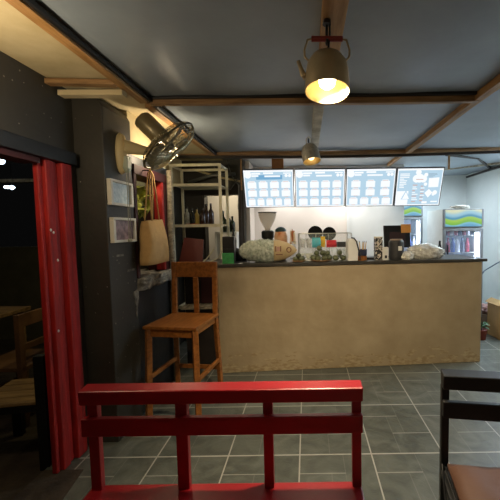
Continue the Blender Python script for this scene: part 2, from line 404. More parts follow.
# ------------------------------------------------------------------ red bench
b = thing('bench', 'red painted wooden bench with slatted back in front of the counter', 'bench', (-.342, 1.30, 0))
hw = .551
def red(name, *a, m=RED): return MB().b6(*a).build(name, m, b, bevel=.004)
MB().prism([(-.025, .775), (.03, .775), (.034, .838), (-.03, .832)], -hw, hw, 0).build('top_rail', RED, b, bevel=.005)
red('middle_rail', -hw, hw, -.02, .006, .645, .717)
for x0, x1 in ((-.541, -.500), (-.192, -.145), (.157, .196), (.512, .549)):
    MB().b6(x0, x1, .006, .034, .40, .80).build('back_post', RED, b, bevel=.003)
MB().b6(-hw, hw, -.40, .04, .375, .405).build('seat', RED, b, bevel=.006)
for x in (-.52, .52):
    for y in (-.36, .01): MB().b6(x-.022, x+.022, y-.022, y+.022, 0, .376).build('leg', RED, b, bevel=.003)
MB().b6(-.5, .5, -.385, -.36, .32, .375).build('apron', RED, b, bevel=.003)

# ------------------------------------------------------------------ black chair with brown cushion on the right
k = thing('chair', 'black painted wooden chair with two back rails, brown cushion on its seat', 'chair', (.79, 1.27, 0), math.radians(-9))
def blk(name, *a): return MB().b6(*a).build(name, BLACKPAINT, k, bevel=.004)
MB().prism([(-.02, .81), (.02, .81), (.034, .874), (-.026, .868)], -.265, .265, 0).build('top_rail', BLACKPAINT, k, bevel=.004)
blk('middle_rail', -.262, .262, -.012, .012, .69, .757)
for x in (-.25, .25): blk('back_post', x-.013, x+.017, .012, .042, 0, .81)
for x in (-.235, .235): blk('leg', x-.02, x+.02, -.42, -.38, 0, .44)
blk('seat', -.265, .265, -.43, .011, .435, .46)
def cushion():
    mb = MB(); n = 14; W, D, T = .50, .40, .035
    top = []
    for sgn in (1, -1):
        V = []
        for j in range(n+1):
            for i in range(n+1):
                u = i/n*2-1; v = j/n*2-1
                e = (1-abs(u)**6)*(1-abs(v)**6)
                z = T*(.25+.75*e**.5)
                for bx, by in ((-.35, .3), (.35, .3), (-.35, -.4), (.35, -.4), (0, 0)):
                    z -= .014*math.exp(-((u-bx)**2+(v-by)**2)/.012)
                z += .004*math.sin(9*u+4*v)*e
                V.append(mb.bm.verts.new((u*W/2*(1-.02*(1-e)), v*D/2, sgn*z)))
        for j in range(n):
            for i in range(n):
                a = j*(n+1)+i; f = (V[a], V[a+1], V[a+n+2], V[a+n+1]); mb.bm.faces.new(f if sgn > 0 else f[::-1])
        top.append(V)
    idx = [i for i in range(n+1)]+[j*(n+1)+n for j in range(1, n+1)]+[n*(n+1)+i for i in range(n-1, -1, -1)]+[j*(n+1) for j in range(n-1, 0, -1)]
    for a, c in zip(idx, idx[1:]+idx[:1]): mb.bm.faces.new((top[0][a], top[1][a], top[1][c], top[0][c]))
    return mb
BROWN = mat('brown leatherette', '#513729', .62, var=.12, scale=5, bump=.2, bscale=9)
cu = thing('cushion', 'brown padded seat cushion with black edge lying on the black chair', 'cushion', (.757, 1.06, .497), math.radians(-9))
cushion().build('pad', BROWN, cu, smooth=True)
MB().tube([(-.25, -.2, -.012), (.25, -.2, -.012), (.25, .2, -.012), (-.25, .2, -.012)], .006, 6, True).build('piping', BLACKPL, cu)
MB().tube([(-.25, .195, -.01), (-.262, .205, .0), (-.268, .17, -.03), (-.27, .12, -.08)], .004, 6).build('tie_strap', BLACKPL, cu)
MB().prism([(-.20, -.012), (.19, -.012), (.16, -.1), (-.2, -.14)], -.257, -.254, 0).build('side_flap', GREYPL, cu)

# ------------------------------------------------------------------ wooden bar stool
st = thing('bar_stool', 'varnished wooden high stool with open back standing against the counter', 'stool', (-.995, 2.68, 0), math.radians(-8))
W2, D2 = .205, .215
sz = .735
def sw(mb, name): return mb.build(name, STOOLW, st, bevel=.004)
sw(MB().prism([(-W2-.01, -D2), (W2+.005, -D2), (W2, D2), (-W2, D2)], sz-.025, sz, 2), 'seat')
for s in (-1, 1):
    sw(MB().bar((s*(W2-.02), -D2+.03, sz-.025), (s*(W2-.005), -D2+.01, 0), .042), 'leg')
    sw(MB().bar((s*(W2-.022), D2-.0, sz+.44), (s*(W2-.022), D2-.02, sz-.03), .04, .03), 'back_post')
    sw(MB().bar((s*(W2-.022), D2-.02, sz-.03), (s*(W2-.005), D2+.02, 0), .04, .03), 'leg')
    sw(MB().bar((s*(W2-.01), -D2+.02, .33), (s*(W2-.01), D2, .33), .022, .035), 'stretcher')
    sw(MB().b6(s*(W2-.03)-.012, s*(W2-.03)+.012, -D2+.05, D2-.04, sz-.075, sz-.025), 'side_rail')
sw(MB().b6(-W2+.04, W2-.04, -D2+.018, -D2+.04, sz-.085, sz-.025), 'front_rail')
sw(MB().b6(-W2+.015, W2-.015, D2-.004, D2+.014, sz+.31, sz+.44), 'back_rail')
sw(MB().b6(-.015, .03, D2-.008, D2+.008, sz, sz+.31), 'back_slat')
sw(MB().b6(-W2+.03, W2-.03, D2-.002, D2+.02, .24, .275), 'stretcher')
sw(MB().b6(-W2+.03, W2-.03, -D2+.012, -D2+.034, .2, .235), 'stretcher')

# ------------------------------------------------------------------ counter
ca = math.atan2(.20, 2.68)
CT = 1.105
ct = thing('counter', 'long tan plastered bar counter with dark slab top', 'counter', (-.89, 3.34, 0), ca)
MB().b6(0, 2.73, 0, .12, 0, CT-.03).b6(2.61, 2.73, .12, .55, 0, CT-.03).build('front_wall', STUCCO, ct, bevel=.006)
MB().b6(-.40, 2.775, -.022, .58, CT-.03, CT).build('countertop', SLAB, ct, bevel=.004)
MB().b6(-.375, 0, .20, .23, 0, CT-.03).build('recess_back', DARKWOOD, ct)  # dark back board, shade of the recess put into its colour
MB().b6(-.37, -.005, .0, .2, .66, .68).build('recess_shelf', GREYWOOD, ct, bevel=.002)
mb = MB().b6(-.2, -.05, .16, .185, .69, 1.0)
mb.build('recess_panel', DARKRED, ct)
def cpos(px, d):
    """spot on the countertop, d metres behind its front edge, along sight line px"""
    t = (px-307)/F
    # front edge line: (x, y) = L + s*e ; offset by d along the normal
    e = Vector((math.cos(ca), math.sin(ca))); n = Vector((-math.sin(ca), math.cos(ca)))
    L = Vector((-.89, 3.34))+n*(d-.022)
    s = (t*L.y-L.x)/(e.x-t*e.y)
    p = L+e*s
    return Vector((p.x, p.y, CT))
SC = lambda Y: Y/F   # metres per pixel at depth Y

# things on the counter -------------------------------------------------
MENU = mat('maroon menu cover', '#5a2018', .5, var=.1)
mt = thing('menu_board', 'maroon menu board leaning at the left end of the counter', 'menu', cpos(190, .18))
MB().prism([(-.12, 0), (.125, 0), (.125, .245), (-.075, .27)], -.01, .01, 1).xf(Matrix.Rotation(-.22, 4, 'X')).build('cover', MENU, mt, bevel=.002)
MB().box((0, .075, .09), (.03, .012, .17), Matrix.Rotation(.35, 3, 'X')).build('prop', DARKWOOD, mt)

p = cpos(228, .10)
pr = thing('receipt_printer', 'black box printer behind a green card at the counter end', 'printer', p, ca)
MB().b6(-.058, .058, .01, .15, 0, .27).build('housing', BLACKPL, pr, bevel=.006)
MB().b6(-.045, .045, .006, .012, .14, .148).build('paper_slot', GREYPL, pr)
GREEN = mat('green card', '#3f9a58', .5, var=.25, scale=30)
tag(MB().b6(-.058, .058, -.006, .006, 0, .105).b6(-.058, .058, -.02, .02, 0, .006).build('card', GREEN, loc=p+Vector((.002, -.02, 0)), bevel=.002), 'green sign card standing in front of the black printer', 'card')

def bottle(name, lab, loc, r, h, m, capm, grp=None, cat='bottle', neck=.38):
    t = thing(name, lab, cat, loc, 0, grp)
    MB().lathe([(0, 0), (r*.95, 0), (r, .01), (r, h*.55), (r*.9, h*.62), (r*neck, h*.74), (r*neck*.9, h*.92), (0, h*.92)], seg=16).build('body', m, t, smooth=True)
    MB().lathe([(0, h*.9), (r*neck*1.05, h*.9), (r*neck*1.05, h), (0, h)], seg=12).build('cap', capm, t)
    return t
DKGLASS = mat('dark bottle glass', '#171a14', .12, var=.2)
bottle('bottle', 'tall black bottle standing behind the black printer', cpos(233.5, .32), .032, .40, DKGLASS, BLACKPL, neck=.4)
# black bundle behind
mb = MB()
for c, r in (((0, 0, .055), .06), ((.05, .02, .04), .045), ((-.03, .02, .10), .045), ((.045, .01, .085), .035)): mb.ball(c, r, (1, .8, 1), 14)
tag(mb.build('pouch', BLACKPL, loc=cpos(238.5, .34)-Vector((0, 0, .004)), smooth=True), 'black soft pouch between bottle and clear cup package', 'pouch')

# pillow package of clear cups with kraft printed end
def pillow(x0, x1, half, bulge, zc, lump, seed, ex):
    mb = MB(); nx, nv = 30, 22; rnd = random.Random(seed); R = []
    for i in range(nx+1):
        t = x0+(x1-x0)*i/nx; a = max(0.02, 1-abs(t)**ex[0])**ex[1]
        ring = []
        for j in range(nv):
            an = 2*PI*j/nv
            d = 1+lump*rnd.uniform(-1, 1)
            ring.append(mb.bm.verts.new((t*half, .075*a**.8*math.cos(an)*d, zc+(bulge*a**.7*math.sin(an))*d)))
        R.append(ring)
    for A, B in zip(R, R[1:]):
        for j in range(nv): mb.bm.faces.new((A[j], A[(j+1) % nv], B[(j+1) % nv], B[j]))
    mb.bm.faces.new(R[0][::-1]); mb.bm.faces.new(R[-1])
    return mb
CUPS = mat('crinkled clear cup wrap', '#dfe5d8', .2, scale=34, hex2='#8a9885', bump=1.2, bscale=30)
pk = thing('cup_package', 'pillow package of clear cups with tan printed end on the counter', 'package', cpos(268, .16), ca)
pillow(-1, .2, .30, .118, .116, .11, 3, (2.8, .7)).build('wrap', CUPS, pk, smooth=True)
pillow(.2, 1, .30, .117, .116, .02, 4, (2.2, 1)).build('printed_end', mat('tan printed film', '#c9b184', .4, var=.06), pk, smooth=True)
INKB = mat('brown print', '#8a6048', .5)
MB().b6(.09, .12, -.0775, -.070, .112, .16).build('printed_panel', mat('pink print', '#c79a8a', .5), pk)
for x in (.08, .13): MB().b6(x-.006, x+.006, -.078, -.070, .11, .165).build('printed_mark', INKB, pk)
MB().b6(.08, .15, -.076, -.068, .075, .085).build('printed_mark', INKB, pk)
MB().tube([(.215+.022*math.cos(a), -.052-.004*math.sin(a), .125+.026*math.sin(a)) for a in [k*PI/6 for k in range(12)]], .005, 6, True).build('printed_ring', INKB, pk)

# grinder
g = thing('coffee_grinder', 'coffee grinder with glass hopper behind the cup package', 'grinder', cpos(268, .40))
MB().lathe([(0, 0), (.07, 0), (.07, .03), (.055, .05), (.055, .235), (.068, .245), (.07, .31), (.05, .325), (0, .325)], seg=24).build('body', BLACKPL, g, smooth=False, bevel=.004)
AMBER = clear('smoky hopper', '#cdbd96', .33, .12)
MB().lathe([(.028, .32), (.034, .345), (.08, .43), (.096, .48), (.1, .515), (.094, .515), (.09, .48), (.075, .435), (.03, .35), (.026, .32)], seg=28).build('hopper', AMBER, g, smooth=True)
MB().lathe([(0, .516), (.102, .516), (.102, .525), (0, .525)], seg=28).build('lid', GREYPL, g)

# round mug-like ornament
orn = thing('cookie_jar', 'round cream and orange jar with dark teal lid by the grinder', 'jar', cpos(281, .36))
MB().lathe([(0, 0), (.05, 0), (.07, .1), (.072, .26), (.06, .315), (0, .315)], seg=22).build('body', mat('cream orange glaze', '#d9c09a', .3, scale=9, hex2='#b8642c'), orn, smooth=True)
MB().ball((0, 0, .315), .062, (1, 1, .75), 20).build('lid', mat('dark teal glaze', '#17383a', .3), orn, smooth=True)

# jar with sachets
sj = thing('sachet_holder', 'small glass of orange and white sachets left of the display case', 'holder', cpos(293, .33))
MB().lathe([(0, 0), (.032, 0), (.036, .2), (.033, .2), (.03, .006), (0, .006)], seg=18).build('glass', GLASS, sj, smooth=True)
OR = mat('orange sachet', '#c2672e', .5); CRM = mat('cream sachet', '#e0d2b4', .6)
for q in range(7):
    a = q*.9; MB().box((.017*math.cos(a), .017*math.sin(a), .24+.014*(q % 3)), (.026, .004, .13), Matrix.Rotation(a, 3, 'Z') @ Matrix.Rotation(.14*(q % 3-1), 3, 'Y')).build('sachet', OR if q % 2 else CRM, sj)

# display case
dc = thing('display_case', 'clear acrylic display case with steel rim on the counter', 'case', cpos(325, .22), ca)
cw, cd, ch = .275, .11, .285
MB().b6(-cw, cw, -cd+.05, cd+.05, 0, .008).build('base', WHITEPL, dc)
mb = MB()
for x in (-cw, cw): mb.b6(x-.002, x+.002, -cd+.05, cd+.05, .008, ch)
mb.b6(-cw, cw, cd+.048, cd+.052, .008, ch); mb.b6(-cw, cw, -cd+.048, -cd+.052, .008, .14)
mb.build('panes', GLASS, dc)
RIM = mat('steel rim', '#a9a79d', .35, metal=.7)
mb = MB().tube([(-cw, -cd+.05, ch), (cw, -cd+.05, ch), (cw, cd+.05, ch), (-cw, cd+.05, ch)], .0045, 6, True)
for x in (-cw, cw):
    for y in (-cd+.05, cd+.05): mb.cyl((x, y, 0), (x, y, ch), .0045, seg=8)
for x in (-.19, -.08, .06): mb.cyl((x, cd+.05, .2), (x, cd+.05, ch), .004, seg=8)
mb.build('frame', RIM, dc)
MB().b6(-cw, cw, -.04, cd+.045, .125, .132).build('shelf', GLASS, dc)
def cspot(px, d, z): v = cpos(px, d); v.z = CT+z; return v
def packet(name, lab, px, w, h, z, hexa, d=.30, t=.03):
    o = thing(name, lab, 'packet', cspot(px, d, z), ca)
    mbp = MB().box((0, 0, h/2), (w, t, h))
    bmesh.ops.subdivide_edges(mbp.bm, edges=mbp.bm.edges[:], cuts=3, use_grid_fill=True)
    for v in mbp.bm.verts:
        v.co.y *= max(.15, 1-((abs(v.co.z-h/2)/(h/2))**3))
    mbp.build('pouch', mat(hexa+' foil', hexa, .3, var=.15, scale=20), o, smooth=True)
    MB().b6(-w/2, w/2, -.003, .003, h-.004, h+.008).build('seal', mat(hexa+' seal', hexa, .35), o)
    return o
packet('snack_packet', 'teal snack packet in the clear display case', 316.5, .095, .10, .132, '#58b4c0')
packet('snack_packet', 'yellow snack packet between teal and red ones in the case', 323, .05, .11, .132, '#e2b62c', .345)
packet('snack_packet', 'red snack packet in the display case', 331.5, .11, .07, .132, '#c5303a')
o = thing('tray', 'dark grey tray at the right of the display case shelf', 'tray', cspot(342, .32, .132), ca)
MB().b6(-.05, .05, -.04, .04, 0, .006).build('base', GREYPL, o)
MB().b6(-.05, .05, -.043, -.037, 0, .055).b6(-.05, .05, .037, .043, 0, .055).b6(-.053, -.047, -.04, .04, 0, .055).b6(.047, .053, -.04, .04, 0, .055).build('rim', GREYPL, o)
# low bowls and small things below the shelf
BOWL = mat('cream bowl', '#c9c7b4', .4)
for px in (300, 309):
    o = MB().lathe([(0, 0), (.025, 0), (.048, .06), (.044, .06), (.022, .006), (0, .006)], seg=18).build('bowl', BOWL, smooth=True, loc=cspot(px, .30, .008))
    tag(o, 'small cream bowl on the case floor, %s' % ('at the far left corner' if px == 300 else 'behind the plates of green fruit'), 'bowl')
for px, z in ((303, .132), (309, .132)):
    o = MB().lathe([(0, 0), (.026, 0), (.034, .1), (.031, .1), (.024, .006), (0, .006)], seg=18).build('drinking_glass', clear('cup plastic', '#d8d8cc', .3, .1), smooth=True, loc=cspot(px, .3, z))
    tag(o, 'clear drinking glass at the left of the case shelf', 'glass', 'glasses in the display case')
for px in (339, 345, 350):
    o = MB().lathe([(0, 0), (.024, 0), (.032, .1), (.029, .1), (.022, .006), (0, .006)], seg=18).build('drinking_glass', clear('cup plastic', '#d8d8cc', .3, .1), smooth=True, loc=cspot(px, .52, 0))
    tag(o, 'clear drinking glass standing behind the display case', 'glass', 'glasses behind the display case')

MATTE = mat('matte black', '#08080a', .75, var=.1, spec=.2)
# two round black lids on stands behind the case
def black_lid(px, r, zc, lab):
    v = cpos(px, .50); t = thing('round_tray', lab, 'tray', v)
    M = Matrix.Translation((0, 0, zc)) @ Matrix.Rotation(PI/2-.12, 4, 'X')
    MB().lathe([(0, .006), (r*.9, .006), (r, .012), (r, -.004), (r*.9, -.008), (0, -.008)], seg=32).xf(M).build('disc', MATTE, t, smooth=False)
    MB().b6(-.03, .03, -.03, .05, 0, .008).bar((0, .035, 0), (0, .02, zc-r*.3), .012).bar((-.03, -.01, .004), (-.03, .01, zc-r+.02), .008).bar((.03, -.01, .004), (.03, .01, zc-r+.02), .008).build('stand', RIM, t)
black_lid(315.5, .083, .285, 'larger round black tray propped upright behind the case')
black_lid(329.5, .076, .277, 'smaller round black tray propped upright behind the case')

# plates of green fruit
FRUIT = mat('green avocado skin', '#6b7150', .5, scale=14, hex2='#39402a', bump=.3)
PLATE = mat('brown plate', '#8a6a48', .45)
def plate(px, d, r, lab):
    o = MB().lathe([(0, 0), (r*.6, 0), (r, .016), (r*.97, .02), (r*.6, .006), (0, .006)], seg=28).build('plate', PLATE, smooth=True, loc=cpos(px, d))
    tag(o, lab, 'plate'); return o.location
def fruit(c, r, lab, grp, a):
    o = MB().ball((0, 0, 0), r, (1, .86, .84), 14).ball((r*.75, 0, 0), r*.35, (1, .9, .9), 10).build('avocado', FRUIT, smooth=True, loc=c)
    o.rotation_euler = (0, .25, a); tag(o, lab, 'fruit', grp)
pc = plate(298.5, .085, .078, 'small brown plate of green fruit left of the larger one')
for dx, dy, dz, a in ((-.035, -.02, .033, 0), (.03, -.03, .033, 1), (.0, .03, .033, 2.2), (.04, .03, .033, 4), (0, -.005, .068, 3)):
    fruit(pc+Vector((dx, dy, dz)), .028, 'green avocado on the small left plate', 'avocados on the small plate', a)
pc = plate(321, .10, .115, 'larger brown plate piled with green fruit on the counter')
for i, (dx, dy, dz) in enumerate(((-.08, -.01, .04), (-.03, -.05, .036), (.035, -.05, .036), (.085, -.01, .04), (-.03, .03, .036), (.04, .03, .036), (-.045, -.015, .088), (.02, -.01, .088), (.065, .0, .082), (-.015, .0, .135))):
    fruit(pc+Vector((dx, dy, dz)), .034, 'green avocado piled on the larger plate', 'avocados on the larger plate', i*1.3)
pc = cpos(340, .09)
for i, (dx, dy, dz) in enumerate(((-.045, 0, .033), (.035, .0, .033), (-.005, -.0, .085), (.03, .075, .033))):
    fruit(pc+Vector((dx, dy-.0, dz)), .033 if i < 3 else .03, 'green avocado lying on the counter beside the larger plate', 'loose avocados on the counter', i*2)

# white jug with black strap
v = cpos(352, .09); j = thing('ice_bucket', 'white plastic tub with black carrying strap right of the display case', 'tub', v, ca)
MB().prism([(-.05, 0), (.05, 0), (.06, .19), (.035, .23), (-.035, .23), (-.055, .19)], -.06, .06, 1).build('body', WHITEPL, j, bevel=.01)
MB().tube([(-.02, -.0625, .24), (.01, -.066, .235), (.035, -.066, .2), (.05, -.066, .14), (.068, -.066, .06), (.07, -.062, .01)], .007, 8).build('strap', BLACKPL, j)

# pencil cup
v = cpos(361.5, .12); t = thing('pencil_cup', 'wooden pencil cup with blue band on the counter', 'cup', v)
MB().lathe([(0, 0), (.056, 0), (.056, .05), (0, .05)], seg=20).build('base', STOOLW, t)
MB().lathe([(.05, .05), (.057, .06), (.058, .115), (.052, .115), (.05, .06)], seg=20).build('blue_band', mat('navy wrap', '#1d2340', .6), t)
PEN = mat('yellow pencil', '#c79a3a', .5)
for i, (dx, dy, lx) in enumerate(((.01, .01, .02), (.03, -.01, .045), (-.01, .02, -.012), (.02, .02, .03))):
    o = thing('pencil', 'yellow pencil standing in the wooden pencil cup', 'pencil', v+Vector((dx, dy, .052)), 0, 'pencils in the cup')
    MB().cyl((0, 0, 0), (lx*.4, 0, .135), .0045, seg=6).build('shaft', PEN, o)
    MB().cyl((lx*.4, 0, .135), (lx*.44, 0, .152), .0045, .0005, seg=6).build('tip', DARKWOOD, o)

# patterned box
PAT = bpy.data.materials.new('black and white print'); PAT.use_nodes = True
nt = PAT.node_tree; n = nt.nodes.new('ShaderNodeTexNoise'); n.inputs['Scale'].default_value = 26; n.inputs['Distortion'].default_value = 2
tc = nt.nodes.new('ShaderNodeTexCoord'); nt.links.new(tc.outputs['Object'], n.inputs['Vector'])
r = nt.nodes.new('ShaderNodeValToRGB'); r.color_ramp.interpolation = 'CONSTANT'; r.color_ramp.elements[1].position = .52
r.color_ramp.elements[0].color = lin('#17181a'); r.color_ramp.elements[1].color = lin('#cfc8ba')
nt.links.new(n.outputs['Fac'], r.inputs[0]); nt.links.new(r.outputs[0], nt.nodes['Principled BSDF'].inputs['Base Color'])
v = cpos(378.5, .15); t = thing('carton', 'tall black and white patterned carton beside the monitor', 'carton', v, ca)
MB().b6(-.038, .038, -.03, .04, 0, .235).build('box', PAT, t, bevel=.002)
MB().b6(-.038, .038, -.03, .04, .2355, .242).build('lid', CRM, t)
tag(MB().b6(-.08, .08, -.06, .06, 0, .022).build('card_reader', BLACKPL, loc=cpos(373, .24), bevel=.004), 'flat black card reader lying behind the patterned carton', 'reader')
v = cpos(385.5, .085); t = thing('card_holder', 'narrow white carton in front of the monitor', 'carton', v, ca)
MB().b6(-.026, .026, -.02, .02, 0, .135).build('box', WHITEPL, t, bevel=.002)
MB().b6(-.012, .012, -.0215, -.0205, .02, .05).build('mark', GREYPL, t)

# monitor with sticky note
v = cpos(397, .34); v.z = CT
t = thing('till_monitor', 'black till monitor with orange note stuck on its corner', 'monitor', v, ca)
M = Matrix.Translation((0, 0, .235)) @ Matrix.Rotation(-.12, 4, 'X')
MB().b6(-.15, .15, -.012, .012, -.125, .125).xf(M).build('screen', BLACKPL, t, bevel=.005)
MB().b6(-.09, .09, -.016, -.012, -.1, .05).xf(M).build('back_panel', mat('dark maroon panel', '#2c1517', .5), t, bevel=.002)
MB().b6(-.02, .02, .012, .035, .01, .2).b6(-.08, .08, -.02, .1, 0, .012).build('stand', GREYPL, t, bevel=.003)
MB().b6(.045, .155, -.022, -.017, .04, .135).xf(M).build('note', mat('orange note', '#c98a3c', .7, var=.15), t)

# black cutlery bin with label
v = cpos(396.5, .10); t = thing('bin', 'black round bin with wood lid and white label before the monitor', 'bin', v)
MB().lathe([(0, 0), (.072, 0), (.078, .03), (.078, .185), (.07, .205), (0, .205)], seg=26).build('body', GREYPL, t, smooth=False, bevel=.004)
MB().lathe([(0, .205), (.062, .205), (.062, .216), (0, .216)], seg=24).build('lid', mat('pale wood lid', '#9a8468', .5), t)
MB().b6(.0, .036, -.0805, -.077, .1, .145).build('label', WHITEPL, t)

# crumpled clear bag
def crumple(sx, sy, sz_, seed, m, name, loc, lab, cat):
    mb = MB(); g = bmesh.ops.create_icosphere(mb.bm, subdivisions=5, radius=1)
    from mathutils import noise
    for vv in mb.bm.verts:
        p_ = vv.co.copy()
        d = 1+.30*noise.noise(p_*2.2+Vector((seed, 0, 0)))+.20*abs(noise.noise(p_*5+Vector((0, seed, 0))))+.08*noise.noise(p_*11)
        vv.co = Vector((p_.x*sx*d, p_.y*sy*d, p_.z*sz_*d))
    zs = min(vv.co.z for vv in mb.bm.verts)
    for vv in mb.bm.verts: vv.co.z = max(vv.co.z, -sz_*.75)+sz_*.75
    return tag(mb.build(name, m, loc=loc, smooth=True), lab, cat)
BAG = mat('crumpled clear plastic', '#e8e6dc', .2, scale=30, hex2='#b0ada2', bump=.8, bscale=40)
crumple(.185, .085, .085, 3, BAG, 'plastic_bag', cpos(425, .17), 'crumpled clear plastic bag of cups near the counter right end', 'bag')
crumple(.06, .06, .05, 9, BAG, 'plastic_bag', cpos(407, .05)+Vector((.0, .0, 0)), 'small twisted end of clear plastic before the black bin', 'bag')
tag(MB().lathe([(0, 0), (.017, 0), (.02, .09), (.012, .15), (.012, .175), (0, .18)], seg=14).build('dark_bottle', DKGLASS, loc=cpos(440, .40), smooth=True), 'small dark bottle behind the crumpled plastic bag', 'bottle')
# cables at the left end
tag(MB().tube([cspot(a, b_, c) for a, b_, c in ((214, .25, .14), (207, .2, .05), (202, .12, .012), (198, .04, .01), (196, .0, .008), (195.5, -.012, -.035))], .006, 8).tube([cspot(a, b_, c) for a, b_, c in ((222, .2, .12), (218, .15, .05), (210, .1, .02), (205, .04, .01), (207, .0, .008), (209, -.012, -.04))], .006, 8).build('power_cable', mat('pale cable', '#c4bfa4', .5)), 'pale power cables trailing over the counter edge beside the menu board', 'cable')

# ------------------------------------------------------------------ menu screens
SCRBG = emit('screen blue', '#b2d0e3', 1.0)
SCRW = emit('screen white', '#f4f8fb', 1.0)
SCRT = emit('screen text', '#d9b6b0', .85)
SCRB = emit('screen bright blue', '#7ab4dc', .85)
SCRG = emit('screen grey text', '#8fa8ba', 1.0)
SH = .49
def screen(i, xc, kind, lab, SW):
    root = thing('menu_screen', lab, 'screen', (xc, 4.335, 1.952-.002*i), 0, None)
    tilt = Matrix.Rotation(math.atan2(.17, .45), 4, 'X')
    T = tilt
    MB().b6(-SW/2, SW/2, -.008, .04, -SH/2, SH/2).xf(T).build('housing', BLACKPL, root, bevel=.004)
    mb = MB(); f = -.0085
    w, h = SW-.02, SH-.02
    layer = [0]
    def rect(m, u0, u1, v0, v1):
        layer[0] += 1
        y = f-.0004-layer[0]*.00003
        mb.mi = m
        a = (-w/2+w*u0, y, h/2-h*v1); c = (-w/2+w*u1, y, h/2-h*v0)
        mb.quad(a, (c[0], y, a[2]), c, (a[0], y, c[2]))
    def disc(m, u, v, r):
        layer[0] += 1
        y = f-.0004-layer[0]*.00003; mb.mi = m
        vs = [mb.bm.verts.new((-w/2+w*u+r*math.cos(a*PI/10), y, h/2-h*v+r*math.sin(a*PI/10))) for a in range(20)]
        mb.bm.faces.new(vs); mb._fin(vs)
    def poly(m, pts):
        layer[0] += 1
        y = f-.0004-layer[0]*.00003; mb.mi = m
        vs = [mb.bm.verts.new((-w/2+w*u, y, h/2-h*v)) for u, v in pts]; mb.bm.faces.new(vs); mb._fin(vs)
    rnd = random.Random(20+i)
    rect(1, 0, 1, 0, 1)                      # white margin
    rect(0, .02, .98, .05, .97)              # blue field
    if kind < 3:
        rect(3, .25, .78, .13, .25) if kind == 0 else None
        disc(1, .085, .12, .045)
        for r0, u0, u1 in ((.07, .16, .34), (.13, .16, .3), (.06, .4, .6), (.14, .42, .74)):
            rect(1, u0, u1, r0, r0+.045)
        disc(1, .86, .15, .02); disc(1, .93, .15, .02); rect(1, .8, .96, .07, .1)
        rows = 3
        for rr in range(rows):
            n = (4, 4, 5)[rr] if kind == 0 else ((4, 4, 4)[rr] if kind == 1 else (3, 3, 4)[rr])
            for c in range(n):
                cu_ = (c+.5)/n*.92+.04; ww = min(.19, .72/n)
                v0 = .33+.225*rr+(.0 if rr < 2 else .02)
                rect(1, cu_-ww/2, cu_+ww/2, v0-.012, v0+.155)
                rect(1, cu_-ww*.35, cu_+ww*.35, v0-.045, v0)
                rect(2, cu_-ww*.3, cu_+ww*.3, v0-.028, v0-.016)
                rect(2, cu_-ww*.2, cu_+ww*.25, v0+.155, v0+.168)
        rect(1, .0, 1, .965, 1)
    else:
        rect(1, .0, .28, .6, 1)
        for q in range(9): rect(1, .06, .06+rnd.uniform(.08, .22), .13+.045*q, .155+.045*q)
        disc(1, .46, .1, .035); disc(1, .63, .17, .025); disc(1, .64, .42, .022)
        disc(1, .43, .27, .05); disc(1, .5, .26, .055); disc(1, .58, .28, .045); rect(2, .42, .58, .28, .3)
        poly(1, [(.70, .26), (.93, .24), (.93, .5), (.71, .51)])
        poly(1, [(.64, .66), (.73, .55), (.82, .65), (.73, .79)])
        disc(1, .87, .65, .03); disc(1, .84, .7, .018)
        poly(0, [(.12, .83), (.22, .58), (.34, .83)]); poly(1, [(.15, .82), (.225, .62), (.31, .82)])
        for q in range(10): rect(1 if q % 3 else 2, .36, .36+rnd.uniform(.06, .16), .43+.05*q, .455+.05*q)
        for q in range(9): rect(1 if q % 2 else 2, .54, .54+rnd.uniform(.05, .1), .46+.05*q, .485+.05*q)
        for q in range(4): rect(4, .68, .68+rnd.uniform(.1, .25), .13+.03*q, .145+.03*q)
        rect(1, .8, .95, .88, .92); rect(1, .6, .72, .89, .95)
    mb.mi = 0
    bm_ = mb.xf(T)
    me = bm_.build('display', [SCRBG, SCRW, SCRT, SCRB, SCRG], root)
    bx_ = .07 if i == 2 else -.23
    MB().b6(bx_, bx_+.16, .03, (4.979 if i < 2 else 4.999)-4.335, -.04, .04).build('wall_bracket', BLACKPL, root)
    return root
for i, (xc, kd, wd_, lab) in enumerate(((-.467, 0, .634, 'lit menu screen nearest the metal rack, five cards in its bottom row'), (.175, 1, .634, 'lit menu screen behind the small kettle lamp, four even rows of cards'), (.81, 2, .622, 'lit menu screen with three wide columns of cards, above the pencil cup'), (1.421, 3, .585, 'lit menu screen with scattered shapes, the one nearest the fridges'))):
    screen(i, xc, kd, lab, wd_)
# sticks beside the outer screens
tag(MB().b6(-.008, .008, -.008, .008, 0, .42).build('hanging_stick', WOODY, loc=(-.80, 4.26, 1.93)), 'thin pale stick hanging beside the leftmost menu screen', 'stick')
tag(MB().b6(-.01, .01, -.01, .01, 0, .2).build('hanging_stick', WOODY, loc=(1.765, 4.25, 2.145)), 'thin pale stick hanging at the top right of the last menu screen', 'stick')
tag(MB().b6(-.075, .075, -.015, .015, 0, .15).build('wood_block', WOOD, loc=(-.36, 4.42, 2.205)), 'brown wooden block fixed above the first menu screen', 'block')

